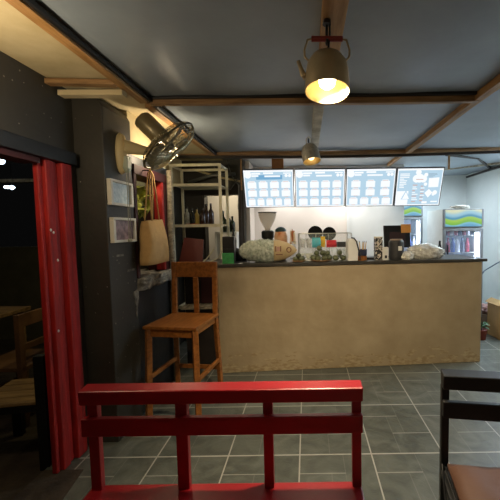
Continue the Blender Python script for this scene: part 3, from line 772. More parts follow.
# ------------------------------------------------------------------ kettle lamps
BULB = emit('warm bulb', '#ffe6b8', 13)
BULB2 = emit('warm small bulb', '#ffd9a0', 3)
INNER = mat('lamp inside', '#c6b17a', .35, metal=.3, var=.05)
def kettle(loc, r, tilt, yaw, lab, m, bulbm, zb, spout=True, handle=True):
    t = thing('kettle_lamp', lab, 'lamp', loc)
    # local: rim at z=0, body going up; tilted about the rim centre
    M = Matrix.Rotation(yaw, 4, 'Y') @ Matrix.Rotation(tilt, 4, 'X')
    h = r*(1.78 if handle else 2.05)
    prof_o = [(r, 0), (r*1.015, .006), (r*1.0, h*.3), (r*.97, h*.55), (r*.9, h*.74), (r*.72, h*.9), (r*.4, h*.985), (.012, h)]
    prof_i = [(.012, h-.012), (r*.4, h*.985-.012), (r*.68, h*.9-.012), (r*.85, h*.74-.01), (r*.92, h*.55), (r*.955, h*.3), (r*.97, .004), (r, 0)]
    MB().lathe(prof_o, seg=40).xf(M).build('body', m, t, smooth=True)
    MB().lathe(prof_i, seg=40).xf(M).build('lining', INNER, t, smooth=True)
    MB().tube([(r*1.0*math.cos(a*PI/20), r*1.0*math.sin(a*PI/20), 0) for a in range(40)], r*.025, 6, True).xf(M).build('rim', m, t, smooth=True)
    MB().cyl((0, 0, h-.014), (0, 0, h*.62), r*.2, seg=14).xf(M).build('socket', WHITEPL, t)
    MB().lathe([(0, h*.1), (r*.2, h*.105), (r*.35, h*.18), (r*.4, h*.30), (r*.32, h*.42), (r*.17, h*.55), (r*.17, h*.62), (0, h*.62)], seg=20).xf(M).build('bulb', bulbm, t, smooth=True)
    if spout:
        MB().tube([(-r*.96, 0, h*.38), (-r*1.10, 0, h*.46), (-r*1.2, 0, h*.62), (-r*1.32, 0, h*.82)], [r*.16, r*.13, r*.10, r*.09], 12).xf(M).build('spout', m, t, smooth=True)
    top = M @ Vector((0, 0, h))
    hz = zb-loc[2]
    if handle:
        gz = h+r*.80
        for s in (-1, 1):
            MB().tube([(s*r*.80, 0, h*.80), (s*r*1.02, 0, h*.95), (s*r*1.04, 0, h+r*.25), (s*r*.9, 0, gz-.005), (s*r*.62, 0, gz)], r*.05, 8).xf(M).build('handle_bow', m, t, smooth=True)
        MB().cyl((-r*.72, 0, gz), (r*.72, 0, gz), r*.125, seg=16).xf(M).build('handle_grip', mat('worn red grip', '#8c2a22', .5, var=.2), t, smooth=False)
        gp = M @ Vector((0, 0, gz))
        MB().tube([gp+Vector((0, -.02, -.012)), gp+Vector((0, 0, -.022)), gp+Vector((0, .02, -.008)), gp+Vector((0, .016, .02)), (gp.x, gp.y, hz)], .006, 8).build('hook', BLACKPL, t, smooth=True)
        MB().tube([top-Vector((0, 0, .004)), top+Vector((.006, -.004, .03)), gp+Vector((.01, .0, .0)), gp+Vector((.012, 0, .02)), (gp.x+.012, gp.y, hz)], .004, 8).build('cord', BLACKPL, t, smooth=True)
        MB().cyl((gp.x, gp.y, hz-.02), (gp.x, gp.y, hz), .018, .012, seg=12).build('ceiling_hook_plate', BLACKPL, t)
    else:
        MB().tube([top-Vector((0, 0, .004)), top+Vector((0, 0, .03)), (top.x, top.y, hz)], .006, 8).build('cord', BLACKPL, t, smooth=True)
        MB().tube([top+Vector((.02, 0, -.005)), top+Vector((.022, 0, .05)), top+Vector((0, 0, .075)), top+Vector((-.022, 0, .05)), top+Vector((-.02, 0, -.005))], .006, 8).build('handle_bow', m, t, smooth=True)
    return t
kettle((.092, 1.43, 2.006), .09, math.radians(-10), math.radians(1), 'big lit kettle lamp with red handle hanging over the red bench', ALU, BULB, 2.312)
kettle((.06, 3.3, 2.085), .086, math.radians(-14), math.radians(-10), 'small grey kettle lamp hanging over the counter in front of the screens', ALU2, BULB2, 2.312, False, False)

# ------------------------------------------------------------------ wall fan
fn = thing('wall_fan', 'yellowed wall fan with wire cage fixed beside the window', 'fan', (-1.31, 2.43, 1.99))
MB().lathe([(0, 0), (.052, 0), (.056, .012), (.05, .035), (.03, .05), (0, .052)], seg=28).xf(Matrix.Diagonal((1, 1, 1, 1))).xf(Matrix.Rotation(PI/2, 4, 'Y')).xf(Matrix.Diagonal((1, 1, 2.6, 1))).build('wall_mount', FANW, fn, smooth=True)
MB().b6(.03, .07, -.03, .03, -.11, -.02).ball((.05, 0, -.105), .03, (.7, 1, 1)).build('switch_box', mat('pale green fan plastic', '#a9b2a0', .4), fn, bevel=.008)
MB().cyl((.03, 0, .05), (.165, .10, .035), .05, .03, seg=18).build('arm', FANW, fn, smooth=False, bevel=.004)
MB().cyl((.15, .06, .035), (.15, .14, .035), .02, seg=12).build('tilt_screw', GREYPL, fn)
for y in (-.012, .012):
    MB().tube([(.052, y, -.13), (.05, y, -.3), (.048, y*1.1, -.6)], .0022, 6).ball((.048, y*1.1, -.61), .009, (1, 1, 1.6), 8).build('pull_cord', mat('pale cord', '#a9a690', .6), fn)
ax = Vector((.665, .145, -.72)).normalized()
cen = at(169, 146, 2.6)-Vector(fn.location)
Mx = Matrix.Translation(cen) @ ax.to_track_quat('Z', 'Y').to_matrix().to_4x4()   # local +Z = wind direction
R_ = .235
MB().lathe([(0, -.275), (.05, -.274), (.066, -.262), (.07, -.245), (.07, -.07), (.062, -.06), (0, -.06)], seg=26).xf(Mx).build('motor_housing', FANM, fn, smooth=True)
MB().cyl((0, 0, -.07), (0, 0, .03), .012, seg=10).xf(Mx).build('shaft', CHROME, fn)
nk = Mx @ Vector((0, 0, -.10))
MB().bar((.158, .1, .035), nk, .035, .03).build('neck', FANW, fn, bevel=.004)
def cage(depth, sgn, name):
    mb = MB(); n = 40
    for kk in range(n):
        a = 2*PI*kk/n
        pts = []
        for rr, zz in ((.04, depth*1.0), (R_*.55, depth*.97), (R_*.86, depth*.72), (R_*.98, depth*.3), (R_, 0)):
            pts.append((rr*math.cos(a), rr*math.sin(a), zz))
        mb.tube(pts, .0019, 4)
    for rr, zz in ((R_*.55, depth*.97), (R_*.86, depth*.72)):
        mb.tube([(rr*math.cos(2*PI*q/36), rr*math.sin(2*PI*q/36), zz) for q in range(36)], .002, 5, True)
    return mb.xf(Mx).build(name, CHROME, fn)
cage(.065, 1, 'front_grille'); cage(-.06, -1, 'rear_grille')
MB().tube([(R_*math.cos(2*PI*q/48), R_*math.sin(2*PI*q/48), 0) for q in range(48)], .007, 8, True).xf(Mx).build('rim_ring', mat('dark fan rim', '#55503c', .35, metal=.5), fn, smooth=True)
MB().lathe([(0, .064), (.04, .064), (.042, .072), (0, .076)], seg=20).xf(Mx).build('badge', FANM, fn)
BL = mat('smoky fan blade', '#7c7a66', .3, var=.05)
for q in range(3):
    mb = MB(); n = 8; V = []
    for i in range(n+1):
        r0 = .03+(R_-.06)*i/n; wd = .05+.06*math.sin(PI*min(1, i/n+.12))
        V.append([mb.bm.verts.new((r0, s*wd, s*.022+.006)) for s in (-1, -.3, .4, 1)])
    for A, B in zip(V, V[1:]):
        for c in range(3): mb.bm.faces.new((A[c], A[c+1], B[c+1], B[c]))
    g_ = bmesh.ops.solidify(mb.bm, geom=mb.bm.faces[:], thickness=.003)
    mb.xf(Mx @ Matrix.Rotation(q*2*PI/3+.4, 4, 'Z')).build('blade', BL, fn, smooth=True)
MB().lathe([(0, -.01), (.035, -.01), (.032, .03), (0, .036)], seg=20).xf(Mx).build('hub', BL, fn, smooth=True)

# ------------------------------------------------------------------ picture frames on the pillar
def frame(z0, z1, y0, y1, lab, m):
    t = thing('picture_frame', lab, 'picture', (-1.31, (y0+y1)/2, (z0+z1)/2))
    hy, hz = (y1-y0)/2, (z1-z0)/2; w = .018
    MB().b6(0, .03, -hy, hy, hz-w, hz).b6(0, .03, -hy, hy, -hz, -hz+w).b6(0, .03, -hy, -hy+w*1.4, -hz+w, hz-w).b6(0, .03, hy-w*1.4, hy, -hz+w, hz-w).build('frame', mat('white frame', '#d8d4c6', .4, var=.04), t, bevel=.003)
    MB().b6(0, .014, -hy+w*1.4, hy-w*1.4, -hz+w, hz-w).build('print', m, t)
def print_mat(name, a, c, sc):
    return mat(name, a, .35, scale=sc, hex2=c)
frame(1.622, 1.795, 2.256, 2.545, 'white framed print with pale blue page, upper of the two on the pillar', print_mat('pale blue print', '#e2ebec', '#a9bfc6', 40))
frame(1.368, 1.54, 2.266, 2.565, 'white framed print with dusky pink picture, lower of the two on the pillar', print_mat('dusky pink print', '#a68b90', '#4a3a44', 22))

# ------------------------------------------------------------------ paper bag hanging by the window
bg = thing('paper_bag', 'brown kraft paper bag hanging by long handles in front of the window', 'bag', (-1.235, 2.735, 1.185))
def bagmesh():
    mb = MB(); nz, R = 8, []
    for i in range(nz+1):
        t = i/nz; w = .185-.06*t; d = .045+.02*math.sin(PI*t)*1.0-.01*t
        n = 20; ring = []
        for kk in range(n):
            a = 2*PI*kk/n
            cx_, sy_ = math.cos(a), math.sin(a)
            sgn = lambda q: (1 if q >= 0 else -1)
            x_ = d*sgn(cx_)*abs(cx_)**.4; y_ = w*sgn(sy_)*abs(sy_)**.4
            ring.append(mb.bm.verts.new((x_+.006*math.sin(5*y_*9+t*4)+.01*(1-t), y_, t*.345+.012*math.sin(9*y_)*(t > .9))))
        R.append(ring)
    for A, B in zip(R, R[1:]):
        for kk in range(len(A)): mb.bm.faces.new((A[kk], A[(kk+1) % len(A)], B[(kk+1) % len(A)], B[kk]))
    mb.bm.faces.new(R[0][::-1])
    return mb
bagmesh().build('bag_body', KRAFT, bg, smooth=True)
for dx in (-.03, .03):
    MB().tube([(dx, -.07, .30), (dx, -.065, .36), (dx*.8, -.03, .55), (dx*.5, -.012, .71), (0, 0, .75), (dx*.5, .015, .705), (dx*.8, .03, .55), (dx, .055, .36), (dx, .06, .30)], .0055, 6).build('handle', KRAFT, bg, smooth=True)
tag(MB().cyl((-.075, 0, 0), (.012, 0, 0), .005, seg=8).tube([(.012, 0, -.002), (.02, 0, .006), (.02, 0, .02)], .005, 6).build('wall_hook', BLACKPL, loc=(-1.239, 2.735, 1.925)), 'small black hook in the window head holding the paper bag', 'hook')

# ------------------------------------------------------------------ metal rack and its bottles
rk = thing('metal_rack', 'pale angle steel rack standing at the left end of the counter', 'rack', (-1.262, 4.10, 0))
xs = .28; yd = .17
SHZ = (.55, 1.06, 1.50, 1.965, 2.205)
for sx in (-1, 1):
    for sy in (-1, 1):
        MB().b6(sx*xs-.014, sx*xs+.014, sy*yd-.003, sy*yd+.003, 0, 2.2).b6(sx*xs-sx*.014-.003, sx*xs-sx*.014+.003, sy*yd-.012, sy*yd+.012, 0, 2.2).build('post', STEEL, rk)
for z in SHZ[:4]:
    MB().b6(-xs+.01, xs-.01, -yd+.004, yd-.004, z-.008, z).b6(-xs, xs, -yd-.006, -yd-.002, z-.02, z+.012).b6(-xs, xs, yd+.002, yd+.006, z-.02, z+.012).build('shelf', STEEL, rk)
MB().b6(-xs, xs, -yd-.004, -yd+.008, 2.17, 2.2).b6(-xs, xs, yd-.008, yd+.004, 2.17, 2.2).b6(-xs-.004, -xs+.008, -yd, yd, 2.17, 2.2).b6(xs-.008, xs+.004, -yd, yd, 2.17, 2.2).build('top_frame', STEEL, rk)
GREENB = mat('green bottle glass', '#2f3d24', .15); BROWNB = mat('brown bottle glass', '#2e1a0e', .15); YEL = mat('yellow label bottle', '#a8923e', .35); CLB = mat('pale bottle', '#a9ab9c', .3, hex2='#4a5048', scale=25)
for i, (px, r, h, m, lab, g_) in enumerate(((188, .034, .22, CLB, 'pale bottle with cloudy label at the left of the rack shelf', None), (193, .036, .20, DKGLASS, 'dark squat bottle next to the pale bottle on the rack', None), (198, .028, .21, YEL, 'slim yellow bottle on the rack shelf', None),
        (203.5, .037, .2, BROWNB, 'dark brown bottle on the rack shelf', 'dark bottles on the rack shelf'), (207.5, .034, .25, BROWNB, 'dark brown bottle on the rack shelf', 'dark bottles on the rack shelf'), (212, .034, .26, BROWNB, 'dark brown bottle on the rack shelf', 'dark bottles on the rack shelf'))):
    Y = 4.06+.03*((i*7) % 3-1)
    bottle('bottle', lab, ((px-307)/F*Y, Y, 1.50), r, h, m, BLACKPL, g_)
tag(MB().b6(-.07, .07, -.04, .04, 0, .018).build('packet', mat('orange packet', '#b5613a', .5), loc=(-1.33, 4.0, 1.50)), 'flat orange packet at the front of the rack shelf', 'packet')
# tall narrow stand with bottles right of the rack
for i, (px, h, m, lab) in enumerate(((224, .27, GREENB, 'green bottle on the side shelf nearest the rack'), (229, .25, CLB, 'pale bottle on the side shelf next to the green one'), (233, .2, GREENB, 'short green bottle on the side shelf furthest from the rack'))):
    Y = 4.40; bottle('bottle', lab, ((px-307)/F*Y, Y, 1.415), .036, h, m, BLACKPL)
ss = thing('side_shelf', 'narrow white side shelf unit with bottles between rack and door frame', 'shelf', (-1.03, 4.40, 0))
MB().b6(-.14, .14, -.09, .09, 1.395, 1.415).build('board', WHITEPL, ss)
for x in (-.125, .125): MB().b6(x-.012, x+.012, -.08, .08, 0, 1.395).build('upright', WHITEPL, ss)
MB().b6(-.113, .113, -.08, .08, .7, .72).build('board', WHITEPL, ss)
# rough grey post by the window corner
mb = MB().tube([(0, 0, 0), (.008, 0, .4), (-.006, .005, .8), (.006, 0, 1.15), (-.004, 0, 1.5), (.004, 0, 1.8), (0, 0, 2.0)], [.03, .026, .03, .024, .028, .025, .024], 9)
tag(mb.build('wooden_post', GREYWOOD, loc=(-1.275, 3.20, 0), smooth=True), 'rough grey wooden post standing at the window corner', 'post')
# pipes and foil above the rack doorway
tag(MB().tube([(-1.45, 4.43, 2.22), (-1.1, 4.47, 2.12), (-.86, 4.48, 2.07)], .014, 8).build('pipe', CREAM), 'pale slanting stick above the doorway behind the rack', 'stick')
tag(MB().tube([(-1.5, 4.38, 2.05), (-1.2, 4.36, 2.13), (-.9, 4.38, 2.15)], .02, 8).build('pipe', mat('grey duct', '#6d6f6c', .4, metal=.5), smooth=True), 'grey pipe crossing above the doorway behind the rack', 'pipe')
FOIL = mat('crumpled foil', '#7b7d78', .3, metal=.5, scale=20, hex2='#3a3b38', bump=.8)
tag(MB().tube([(-1.0, 4.36, 2.33), (-.95, 4.34, 2.16), (-.9, 4.33, 2.06), (-.85, 4.34, 2.0), (-.87, 4.36, 1.7)], .006, 6).tube([(-1.2, 4.46, 2.30), (-1.1, 4.45, 2.02), (-.98, 4.44, 1.96), (-.88, 4.45, 2.1)], .007, 6).build('hanging_cable', FOIL), 'tangle of grey cables hanging above the doorway behind the rack', 'cable')

# ------------------------------------------------------------------ fridges
LAND = bpy.data.materials.new('lit landscape header'); LAND.use_nodes = True
nt = LAND.node_tree; bb = nt.nodes['Principled BSDF']; q = lambda *a: math_node(nt, *a)
tc = nt.nodes.new('ShaderNodeTexCoord'); sp = nt.nodes.new('ShaderNodeSeparateXYZ'); nt.links.new(tc.outputs['Generated'], sp.inputs[0])
wv = q('ADD', sp.outputs[2], q('MULTIPLY', q('SINE', q('MULTIPLY', sp.outputs[0], 7)), .10))
rp = nt.nodes.new('ShaderNodeValToRGB'); rp.color_ramp.interpolation = 'EASE'
rp.color_ramp.elements[0].position = 0; rp.color_ramp.elements[0].color = lin('#5fa6cf')
rp.color_ramp.elements[1].position = 1; rp.color_ramp.elements[1].color = lin('#e8e9c0')
for pos, cc in ((.14, '#7fc4d8'), (.2, '#7cc024'), (.45, '#a4d23a'), (.55, '#3f93b8'), (.75, '#9fd0e2')):
    e = rp.color_ramp.elements.new(pos); e.color = lin(cc)
nt.links.new(wv, rp.inputs[0]); bb.inputs['Base Color'].default_value = (.02, .02, .02, 1)
nt.links.new(rp.outputs[0], bb.inputs['Emission Color']); bb.inputs['Emission Strength'].default_value = .75
FRW = mat('white fridge enamel', '#c6c6c0', .4, var=.04)
FRG = mat('grey fridge trim', '#6f7274', .4)
TUBE = emit('cool fridge tube', '#d8e8ff', 40)
FBACK = mat('fridge lining', '#c9d3e2', .5)
def fridge(loc, w, d, H, lab, hh, rz=0):
    t = thing('display_fridge', lab, 'fridge', loc, rz)
    x0, x1 = -w/2, w/2
    MB().b6(x0, x0+.03, 0, d, .05, H).b6(x1-.03, x1, 0, d, .05, H).b6(x0+.03, x1-.03, d-.03, d, .05, H).b6(x0+.03, x1-.03, 0, d-.03, .05, .22).b6(x0+.03, x1-.03, .01, d-.03, H-.27, H).build('cabinet', FRW, t)
    MB().b6(x0+.032, x1-.032, d-.06, d-.031, .22, H-.272).build('lining', FBACK, t)
    MB().b6(x0, x1, -.03, 0, H-.25, H).b6(x0, x0+.025, -.04, -.03, H-.25, H).b6(x1-.025, x1, -.04, -.03, H-.25, H).build('header_box', FRG, t, bevel=.003)
    MB().b6(x0+.026, x1-.026, -.037, -.0305, H-.235, H-.012).build('header_sign', LAND, t)
    z0, z1 = .2, H-.262; fw = .035
    MB().b6(x0, x0+fw, -.035, -.002, z0, z1).b6(x1-fw, x1, -.035, -.002, z0, z1).b6(x0+fw, x1-fw, -.035, -.002, z1-fw, z1).b6(x0+fw, x1-fw, -.035, -.002, z0, z0+fw).build('door_frame', FRG, t, bevel=.003)
    MB().b6(x0+fw, x1-fw, -.022, -.018, z0+fw, z1-fw).build('door_glass', clear('fridge door glass', '#bcd0ee', .12, .06), t)
    MB().b6(x0+.045, x0+.06, -.07, -.035, .8, 1.2).build('door_handle', BLACKPL, t, bevel=.003)
    MB().cyl((x1-.062, .05, .3), (x1-.062, .05, z1-.06), .006, seg=10).build('tube_light', TUBE, t)
    for z in (.5, .8, 1.08, 1.315):
        MB().b6(x0+.032, x1-.032, .09, d-.06, z-.006, z).build('shelf', RIM, t)
    for x in (x0+.04, x1-.04):
        for y in (.04, d-.04): MB().cyl((x, y, 0), (x, y, .05), .02, seg=10).build('foot', BLACKPL, t)
    return t
F1 = (2.11, 4.62, 0)
fridge(F1, .54, .58, 1.675, 'glass door fridge with lit landscape header, nearer one on the right', .22)
fridge((1.66, 5.55, 0), .44, .55, 1.86, 'tall glass door fridge standing further back beyond the screens', .22)
FC = [mat('drink red', '#a33040', .35), mat('drink blue', '#4a62a8', .35), mat('drink white', '#d5d8e2', .35), mat('drink dark', '#3c4258', .3)]
def drink(x, y, z, i):
    r, h = .03, .2
    o = MB().lathe([(0, 0), (r, 0), (r, h*.6), (r*.5, h*.8), (r*.5, h), (0, h)], seg=12).build('drink_bottle', FC[i % 4], loc=(x, y, z))
    tag(o, 'drink bottle standing on a shelf inside the nearer fridge', 'bottle', 'drinks in the nearer fridge')
for si, z in enumerate((.802, 1.082)):
    for i in range(6): drink(F1[0]-.19+.068*i, F1[1]+.17, z, i+si*3)
for i in range(7):
    o = MB().lathe([(0, 0), (.026, 0), (.028, .01), (.028, .085), (.022, .095), (0, .095)], seg=12).build('drink_can', FC[(0, 0, 2, 0, 3, 0, 2)[i]], loc=(F1[0]-.19+.058*i, F1[1]+.16, 1.317))
    tag(o, 'drink can on the top shelf inside the nearer fridge', 'can', 'cans in the nearer fridge')
for i in range(5):
    r = .03
    o = MB().lathe([(0, 0), (.03, 0), (.03, .12), (.015, .16), (.015, .2), (0, .2)], seg=12).build('drink_bottle', FC[2 - (i % 2)], loc=(1.52+.07*i, 5.72, 1.082))
    tag(o, 'drink bottle standing on a shelf inside the further fridge', 'bottle', 'drinks in the further fridge')
tag(MB().b6(-.11, .11, -.12, .12, 0, .012).build('paper_sheet', WHITEPL, loc=(2.05, 4.8, 1.675)), 'flat white paper lying on top of the nearer fridge', 'paper')
crumple(.12, .1, .03, 11, BAG, 'plastic_bag', (2.13, 4.74, 1.685), 'flattened white plastic bag on top of the nearer fridge', 'bag')
tag(MB().b6(-.10, .10, -.012, .012, 0, .9).build('board', mat('pale green board', '#a8b3a4', .6), loc=(2.62, 5.55, .0)), 'pale board standing behind the nearer fridge by the right wall', 'board')

# ------------------------------------------------------------------ right corner: plant, pink bundle, crate, cable
pp = thing('potted_plant', 'leafy potted plant in a red pot beside the counter end', 'plant', (2.21, 4.26, 0))
MB().lathe([(0, 0), (.05, 0), (.065, .12), (.07, .125), (.062, .13), (.055, .115), (0, .115)], seg=20).build('pot', mat('red clay pot', '#8a3a26', .6), pp, smooth=True)
LEAF = mat('dark green leaf', '#2f5a26', .45, scale=20, hex2='#1d3a18')
def leaves(mb, c, n, spread, L, seed, up=.5):
    rnd = random.Random(seed)
    for k_ in range(n):
        a = rnd.uniform(0, 2*PI); e = rnd.uniform(up-.4, up+.6)
        d = Vector((math.cos(a)*math.cos(e), math.sin(a)*math.cos(e), math.sin(e)))
        s_ = d.cross(Vector((0, 0, 1))).normalized(); p0 = Vector(c)+Vector((rnd.uniform(-1, 1), rnd.uniform(-1, 1), rnd.uniform(-.3, 1)))*spread
        l = L*rnd.uniform(.6, 1.2); w_ = l*.2
        V = [p0, p0+d*l*.45+s_*w_, p0+d*l-Vector((0, 0, l*.25)), p0+d*l*.45-s_*w_, p0+d*l*.5+Vector((0, 0, l*.06))]
        vs = [mb.bm.verts.new(x) for x in V]
        for t3 in ((0, 1, 4), (1, 2, 4), (2, 3, 4), (3, 0, 4)): mb.bm.faces.new([vs[i] for i in t3])
    return mb
leaves(MB(), (0, 0, .16), 40, .035, .09, 4).build('foliage', LEAF, pp)
MB().cyl((0, 0, .11), (0, 0, .22), .008, seg=6).build('stem', DARKWOOD, pp)
crumple(.1, .09, .075, 21, mat('pink floral cloth', '#b59a92', .7, scale=25, hex2='#7a4a42'), 'cloth_bundle', (2.52, 4.80, .20), 'pink floral cloth bundle on a box behind the potted plant', 'bundle')
tag(MB().b6(-.11, .11, -.1, .1, 0, .20).build('carton', mat('dark brown carton', '#5a4632', .8), loc=(2.52, 4.80, 0)), 'brown carton under the pink cloth bundle', 'carton')
CARD = mat('tan cardboard', '#9a7c4e', .8, var=.15, scale=6)
cb = thing('cardboard_box', 'tan cardboard box with loose flaps at the right edge beside the plant', 'box', (2.58, 4.34, 0), .04)
MB().b6(-.17, .17, -.16, .16, 0, .44).build('body', CARD, cb, bevel=.004)
MB().box((-.165, 0, .465), (.10, .31, .006), Matrix.Rotation(-.5, 3, 'Y')).build('flap', CARD, cb)
MB().box((0, -.17, .455), (.33, .09, .006), Matrix.Rotation(.6, 3, 'X')).build('flap', CARD, cb)
tag(MB().tube([(2.897, 5.1, .90), (2.62, 5.0, .78), (2.5, 4.98, .62), (2.47, 5.0, .45), (2.47, 5.0, .2), (2.5, 5.02, .008)], .008, 8).build('power_cable', mat('blue grey cable', '#3e4a5a', .5)), 'dark cable drooping from the right wall beside the nearer fridge', 'cable')

# ------------------------------------------------------------------ outside the doorway (night)
struct(MB().b6(-7.5, -1.62, -3, 7.5, -.1, -.02).build('ground', EARTH), 'dark bare earth outside the doorway', 'ground')
struct(MB().b6(-7, -1.9, 4.6, 4.75, -.02, 1.25).build('wall_outside', OLIVE), 'low olive wall in the dark yard', 'wall')
struct(MB().b6(-7, -1.75, 4.3, 4.38, 2.075, 2.115).build('trim_23', GREYWOOD), 'pale horizontal rail of the yard roof', 'roof rail')
struct(MB().b6(-3.1, -3.02, 4.3, 4.38, -.02, 2.075).build('trim_24', DARKWOOD), 'dark post of the yard roof', 'post')
struct(MB().b6(-7.2, -1.7, .3, 4.5, 2.45, 2.5).build('trim_25', DARKWOOD), 'dark yard roof', 'roof')
OUTW = mat('worn outdoor wood', '#8d7148', .65, scale=6, stretch=(.8, 6, 6), hex2='#5c4527', bump=.2)
oc = thing('chair', 'black framed chair with plank seat just outside the red doorway', 'chair', (-1.875, 2.207, -.02), math.radians(10))
for y in (-.15, -.05, .05, .15): MB().b6(-.21, .21, y-.047, y+.047, .402, .422).build('seat_plank', OUTW, oc, bevel=.003)
MB().b6(-.22, .22, -.2, -.18, .36, .40).b6(-.22, .22, .18, .2, .36, .40).b6(-.22, -.2, -.2, .2, .36, .40).b6(.2, .22, -.2, .2, .36, .40).build('seat_frame', BLACKPAINT, oc)
for x in (-.2, .2): MB().b6(x-.028, x+.028, -.238, -.192, 0, .40 if x < 0 else .72).build('leg', BLACKPAINT, oc, bevel=.003)
for x in (-.2, .2): MB().b6(x-.028, x+.028, .192, .238, 0, .40 if x < 0 else .72).build('leg', BLACKPAINT, oc, bevel=.003)
MB().b6(.21, .235, -.19, .19, .62, .69).build('back_rail', BLACKPAINT, oc)
OUTD = mat('dark outdoor wood', '#6b4b2b', .6, scale=6, hex2='#4a321b')
def out_chair(loc, rz, lab):
    t = thing('chair', lab, 'chair', loc, rz)
    MB().b6(-.21, .21, -.21, .21, .43, .46).build('seat', OUTD, t, bevel=.004)
    for x in (-.19, .19):
        MB().b6(x-.02, x+.02, -.2, -.16, 0, .43).build('leg', OUTD, t, bevel=.003)
        MB().b6(x-.022, x+.022, .17, .21, 0, .86).build('back_post', OUTD, t, bevel=.003)
    MB().b6(-.168, .168, .18, .2, .76, .86).build('top_rail', OUTD, t, bevel=.003)
    MB().b6(-.168, .168, .182, .198, .58, .63).build('middle_rail', OUTD, t, bevel=.003)
    MB().b6(-.168, .168, -.19, -.17, .2, .23).build('stretcher', OUTD, t)
    return t
out_chair((-2.33, 2.68, -.02), math.radians(-92), 'brown wooden chair between the yard table and the red jamb')
out_chair((-2.95, 2.22, -.02), math.radians(182), 'brown wooden chair further left at the yard table')
yt = thing('table', 'wooden yard table in the dark beyond the doorway', 'table', (-3.26, 2.85, -.02))
MB().b6(-.65, .65, -.32, .32, .74, .775).build('tabletop', OUTW, yt, bevel=.005)
for x in (-.58, .58):
    for y in (-.26, .26): MB().b6(x-.03, x+.03, y-.03, y+.03, 0, .74).build('leg', OUTW, yt)
DKLEAF = mat('dim yard leaf', '#3c4a2c', .6, hex2='#20281a', scale=12)
s_ = thing('shrub', 'dim shrub behind the low wall of the dark yard', 'shrub', (-3.5, 5.75, -.02))
leaves(MB(), (0, 0, 1.25), 300, .5, .24, 30).build('foliage', DKLEAF, s_)
MB().cyl((0, 0, 0), (.03, 0, 1.2), .03, .015, seg=8).build('trunk', DARKWOOD, s_)
# plant just outside the window
wp = thing('potted_plant', 'yellow green leafy plant on the outer ledge of the red framed window', 'plant', (-1.53, 2.98, 1.085))
YLEAF = mat('yellow green leaf', '#b3b048', .5, scale=14, hex2='#5a6a26')
leaves(MB(), (0, -.1, .5), 150, .14, .2, 8, .9).build('foliage', YLEAF, wp)
MB().tube([(0, 0, .1), (.01, 0, .3), (0, -.05, .58)], .01, 6).build('stem', DARKWOOD, wp)
MB().lathe([(0, 0), (.05, 0), (.075, .14), (.068, .145), (.06, .12), (0, .12)], seg=20).build('pot', DARKWOOD, wp, smooth=True)
# small yard lamps
LED = emit('cold yard lamp', '#d6ecff', 6)
for px, py, Y, r, lab in ((1, 161, 4.2, .04, 'cold white yard lamp under the roof rail at the far left edge'), (12, 187.5, 5.2, .03, 'pair of small white yard lamps below the roof rail')):
    v = at(px, py, Y)
    t = thing('yard_lamp', lab, 'lamp', v)
    mb = MB().ball((0, 0, 0), r, seg=12)
    if py > 180: mb.ball((-.075, 0, .008), r, (1.6, 1, .8), 12).ball((.0, 0, 0), r, (1.4, 1, .7), 12)
    mb.build('bulb', LED, t)
    MB().cyl((0, 0, r*.8), (0, 0, 2.45-v.z if Y < 4.5 else .5), .004, seg=6).build('cord', BLACKPL, t)

# pieces that belong to a part hang under that part
SUB = {'display_fridge': {'door_glass': 'door_frame', 'door_handle': 'door_frame', 'header_sign': 'header_box'},
       'wall_fan': {'pull_cord': 'switch_box', 'tilt_screw': 'arm', 'badge': 'front_grille'},
       'kettle_lamp': {'rim': 'body', 'lining': 'body', 'spout': 'body', 'handle_grip': 'handle_bow', 'bulb': 'socket'},
       'cushion': {'piping': 'pad', 'tie_strap': 'pad', 'side_flap': 'pad'},
       'cup_package': {'printed_mark': 'printed_end', 'printed_panel': 'printed_end', 'printed_ring': 'printed_end'},
       'menu_screen': {'display': 'housing'}, 'till_monitor': {'note': 'screen', 'back_panel': 'screen'},
       'receipt_printer': {'paper_slot': 'housing'}, 'bin': {'label': 'body'}, 'card_holder': {'mark': 'box'}}
base = lambda o: o.name.split('.')[0]
for o in list(COL.objects):
    if o.parent and o.parent.parent is None and base(o.parent) in SUB:
        want = SUB[base(o.parent)].get(base(o))
        if want:
            for sib in list(o.parent.children):
                if base(sib) == want and sib is not o: o.parent = sib; break

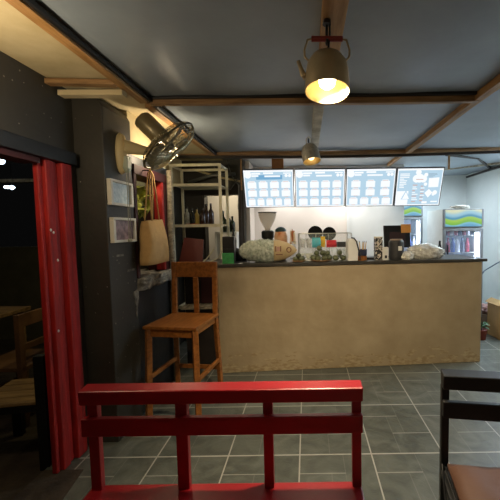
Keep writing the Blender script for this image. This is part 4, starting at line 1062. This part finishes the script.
# ------------------------------------------------------------------ lights
def point(name, loc, W, col, r=.06):
    l = bpy.data.lights.new(name, 'POINT'); l.energy = W; l.color = col; l.shadow_soft_size = r
    o = bpy.data.objects.new(name, l); COL.objects.link(o); o.location = loc; return o
def area(name, loc, rot, W, col, sx, sy):
    l = bpy.data.lights.new(name, 'AREA'); l.energy = W; l.color = col; l.shape = 'RECTANGLE'; l.size = sx; l.size_y = sy
    o = bpy.data.objects.new(name, l); COL.objects.link(o); o.location = loc; o.rotation_euler = rot; return o
WARM = (1, .80, .54); COOL = (.72, .86, 1)
def spot(name, loc, rot, W, col, ang, r=.03):
    l = bpy.data.lights.new(name, 'SPOT'); l.energy = W; l.color = col; l.spot_size = math.radians(ang); l.spot_blend = .6; l.shadow_soft_size = r
    o = bpy.data.objects.new(name, l); COL.objects.link(o); o.location = loc; o.rotation_euler = rot; return o
spot('big kettle bulb glow', (.092, 1.43, 2.0), (math.radians(18), math.radians(-32), 0), 125, WARM, 146)
spot('small kettle bulb glow', (.06, 3.3, 2.08), (math.radians(-14), 0, 0), 7, WARM, 150)
point('warm lamp by the left wall', (-1.24, 1.31, 1.92), 11, WARM)
point('warm lamp behind the fan', (-1.12, 2.85, 2.04), 8, WARM, .03)
point('warm fill behind the camera', (.3, -.9, 2.0), 9, WARM)  # unseen fill, added to brighten the surfaces facing the viewer
area('cool tube behind the counter', (.4, 4.62, 2.16), (math.radians(24), 0, 0), 28, (1, .94, .9), 1.8, .05)
area('cool tube by the fridges', (2.75, 4.0, 2.28), (0, 0, 0), 48, COOL, .08, .8)
area('cool fill over the far fridge', (1.75, 5.35, 2.22), (0, 0, 0), 22, COOL, .5, .06)  # added fill hidden behind the last screen, lifts the pale walls
point('kitchen lamp', (-1.2, 5.3, 2.1), 16, (1, .85, .6))
point('window lamp outside', (-1.75, 2.75, 2.0), 9, (1, .85, .4), .04)
point('yard ambient fill', (-2.9, 2.0, 2.3), 4, (1, .86, .6), .1)  # added ambient fill so the dark yard stays visible, no fixture here

W = bpy.data.worlds.new('night'); S.world = W; W.use_nodes = True
W.node_tree.nodes['Background'].inputs[0].default_value = (.006, .006, .006, 1)
W.node_tree.nodes['Background'].inputs[1].default_value = .35
vs = S.view_settings
vs.view_transform = 'Standard'; vs.look = 'None'; vs.gamma = 1; vs.use_curve_mapping = False; vs.exposure = .08
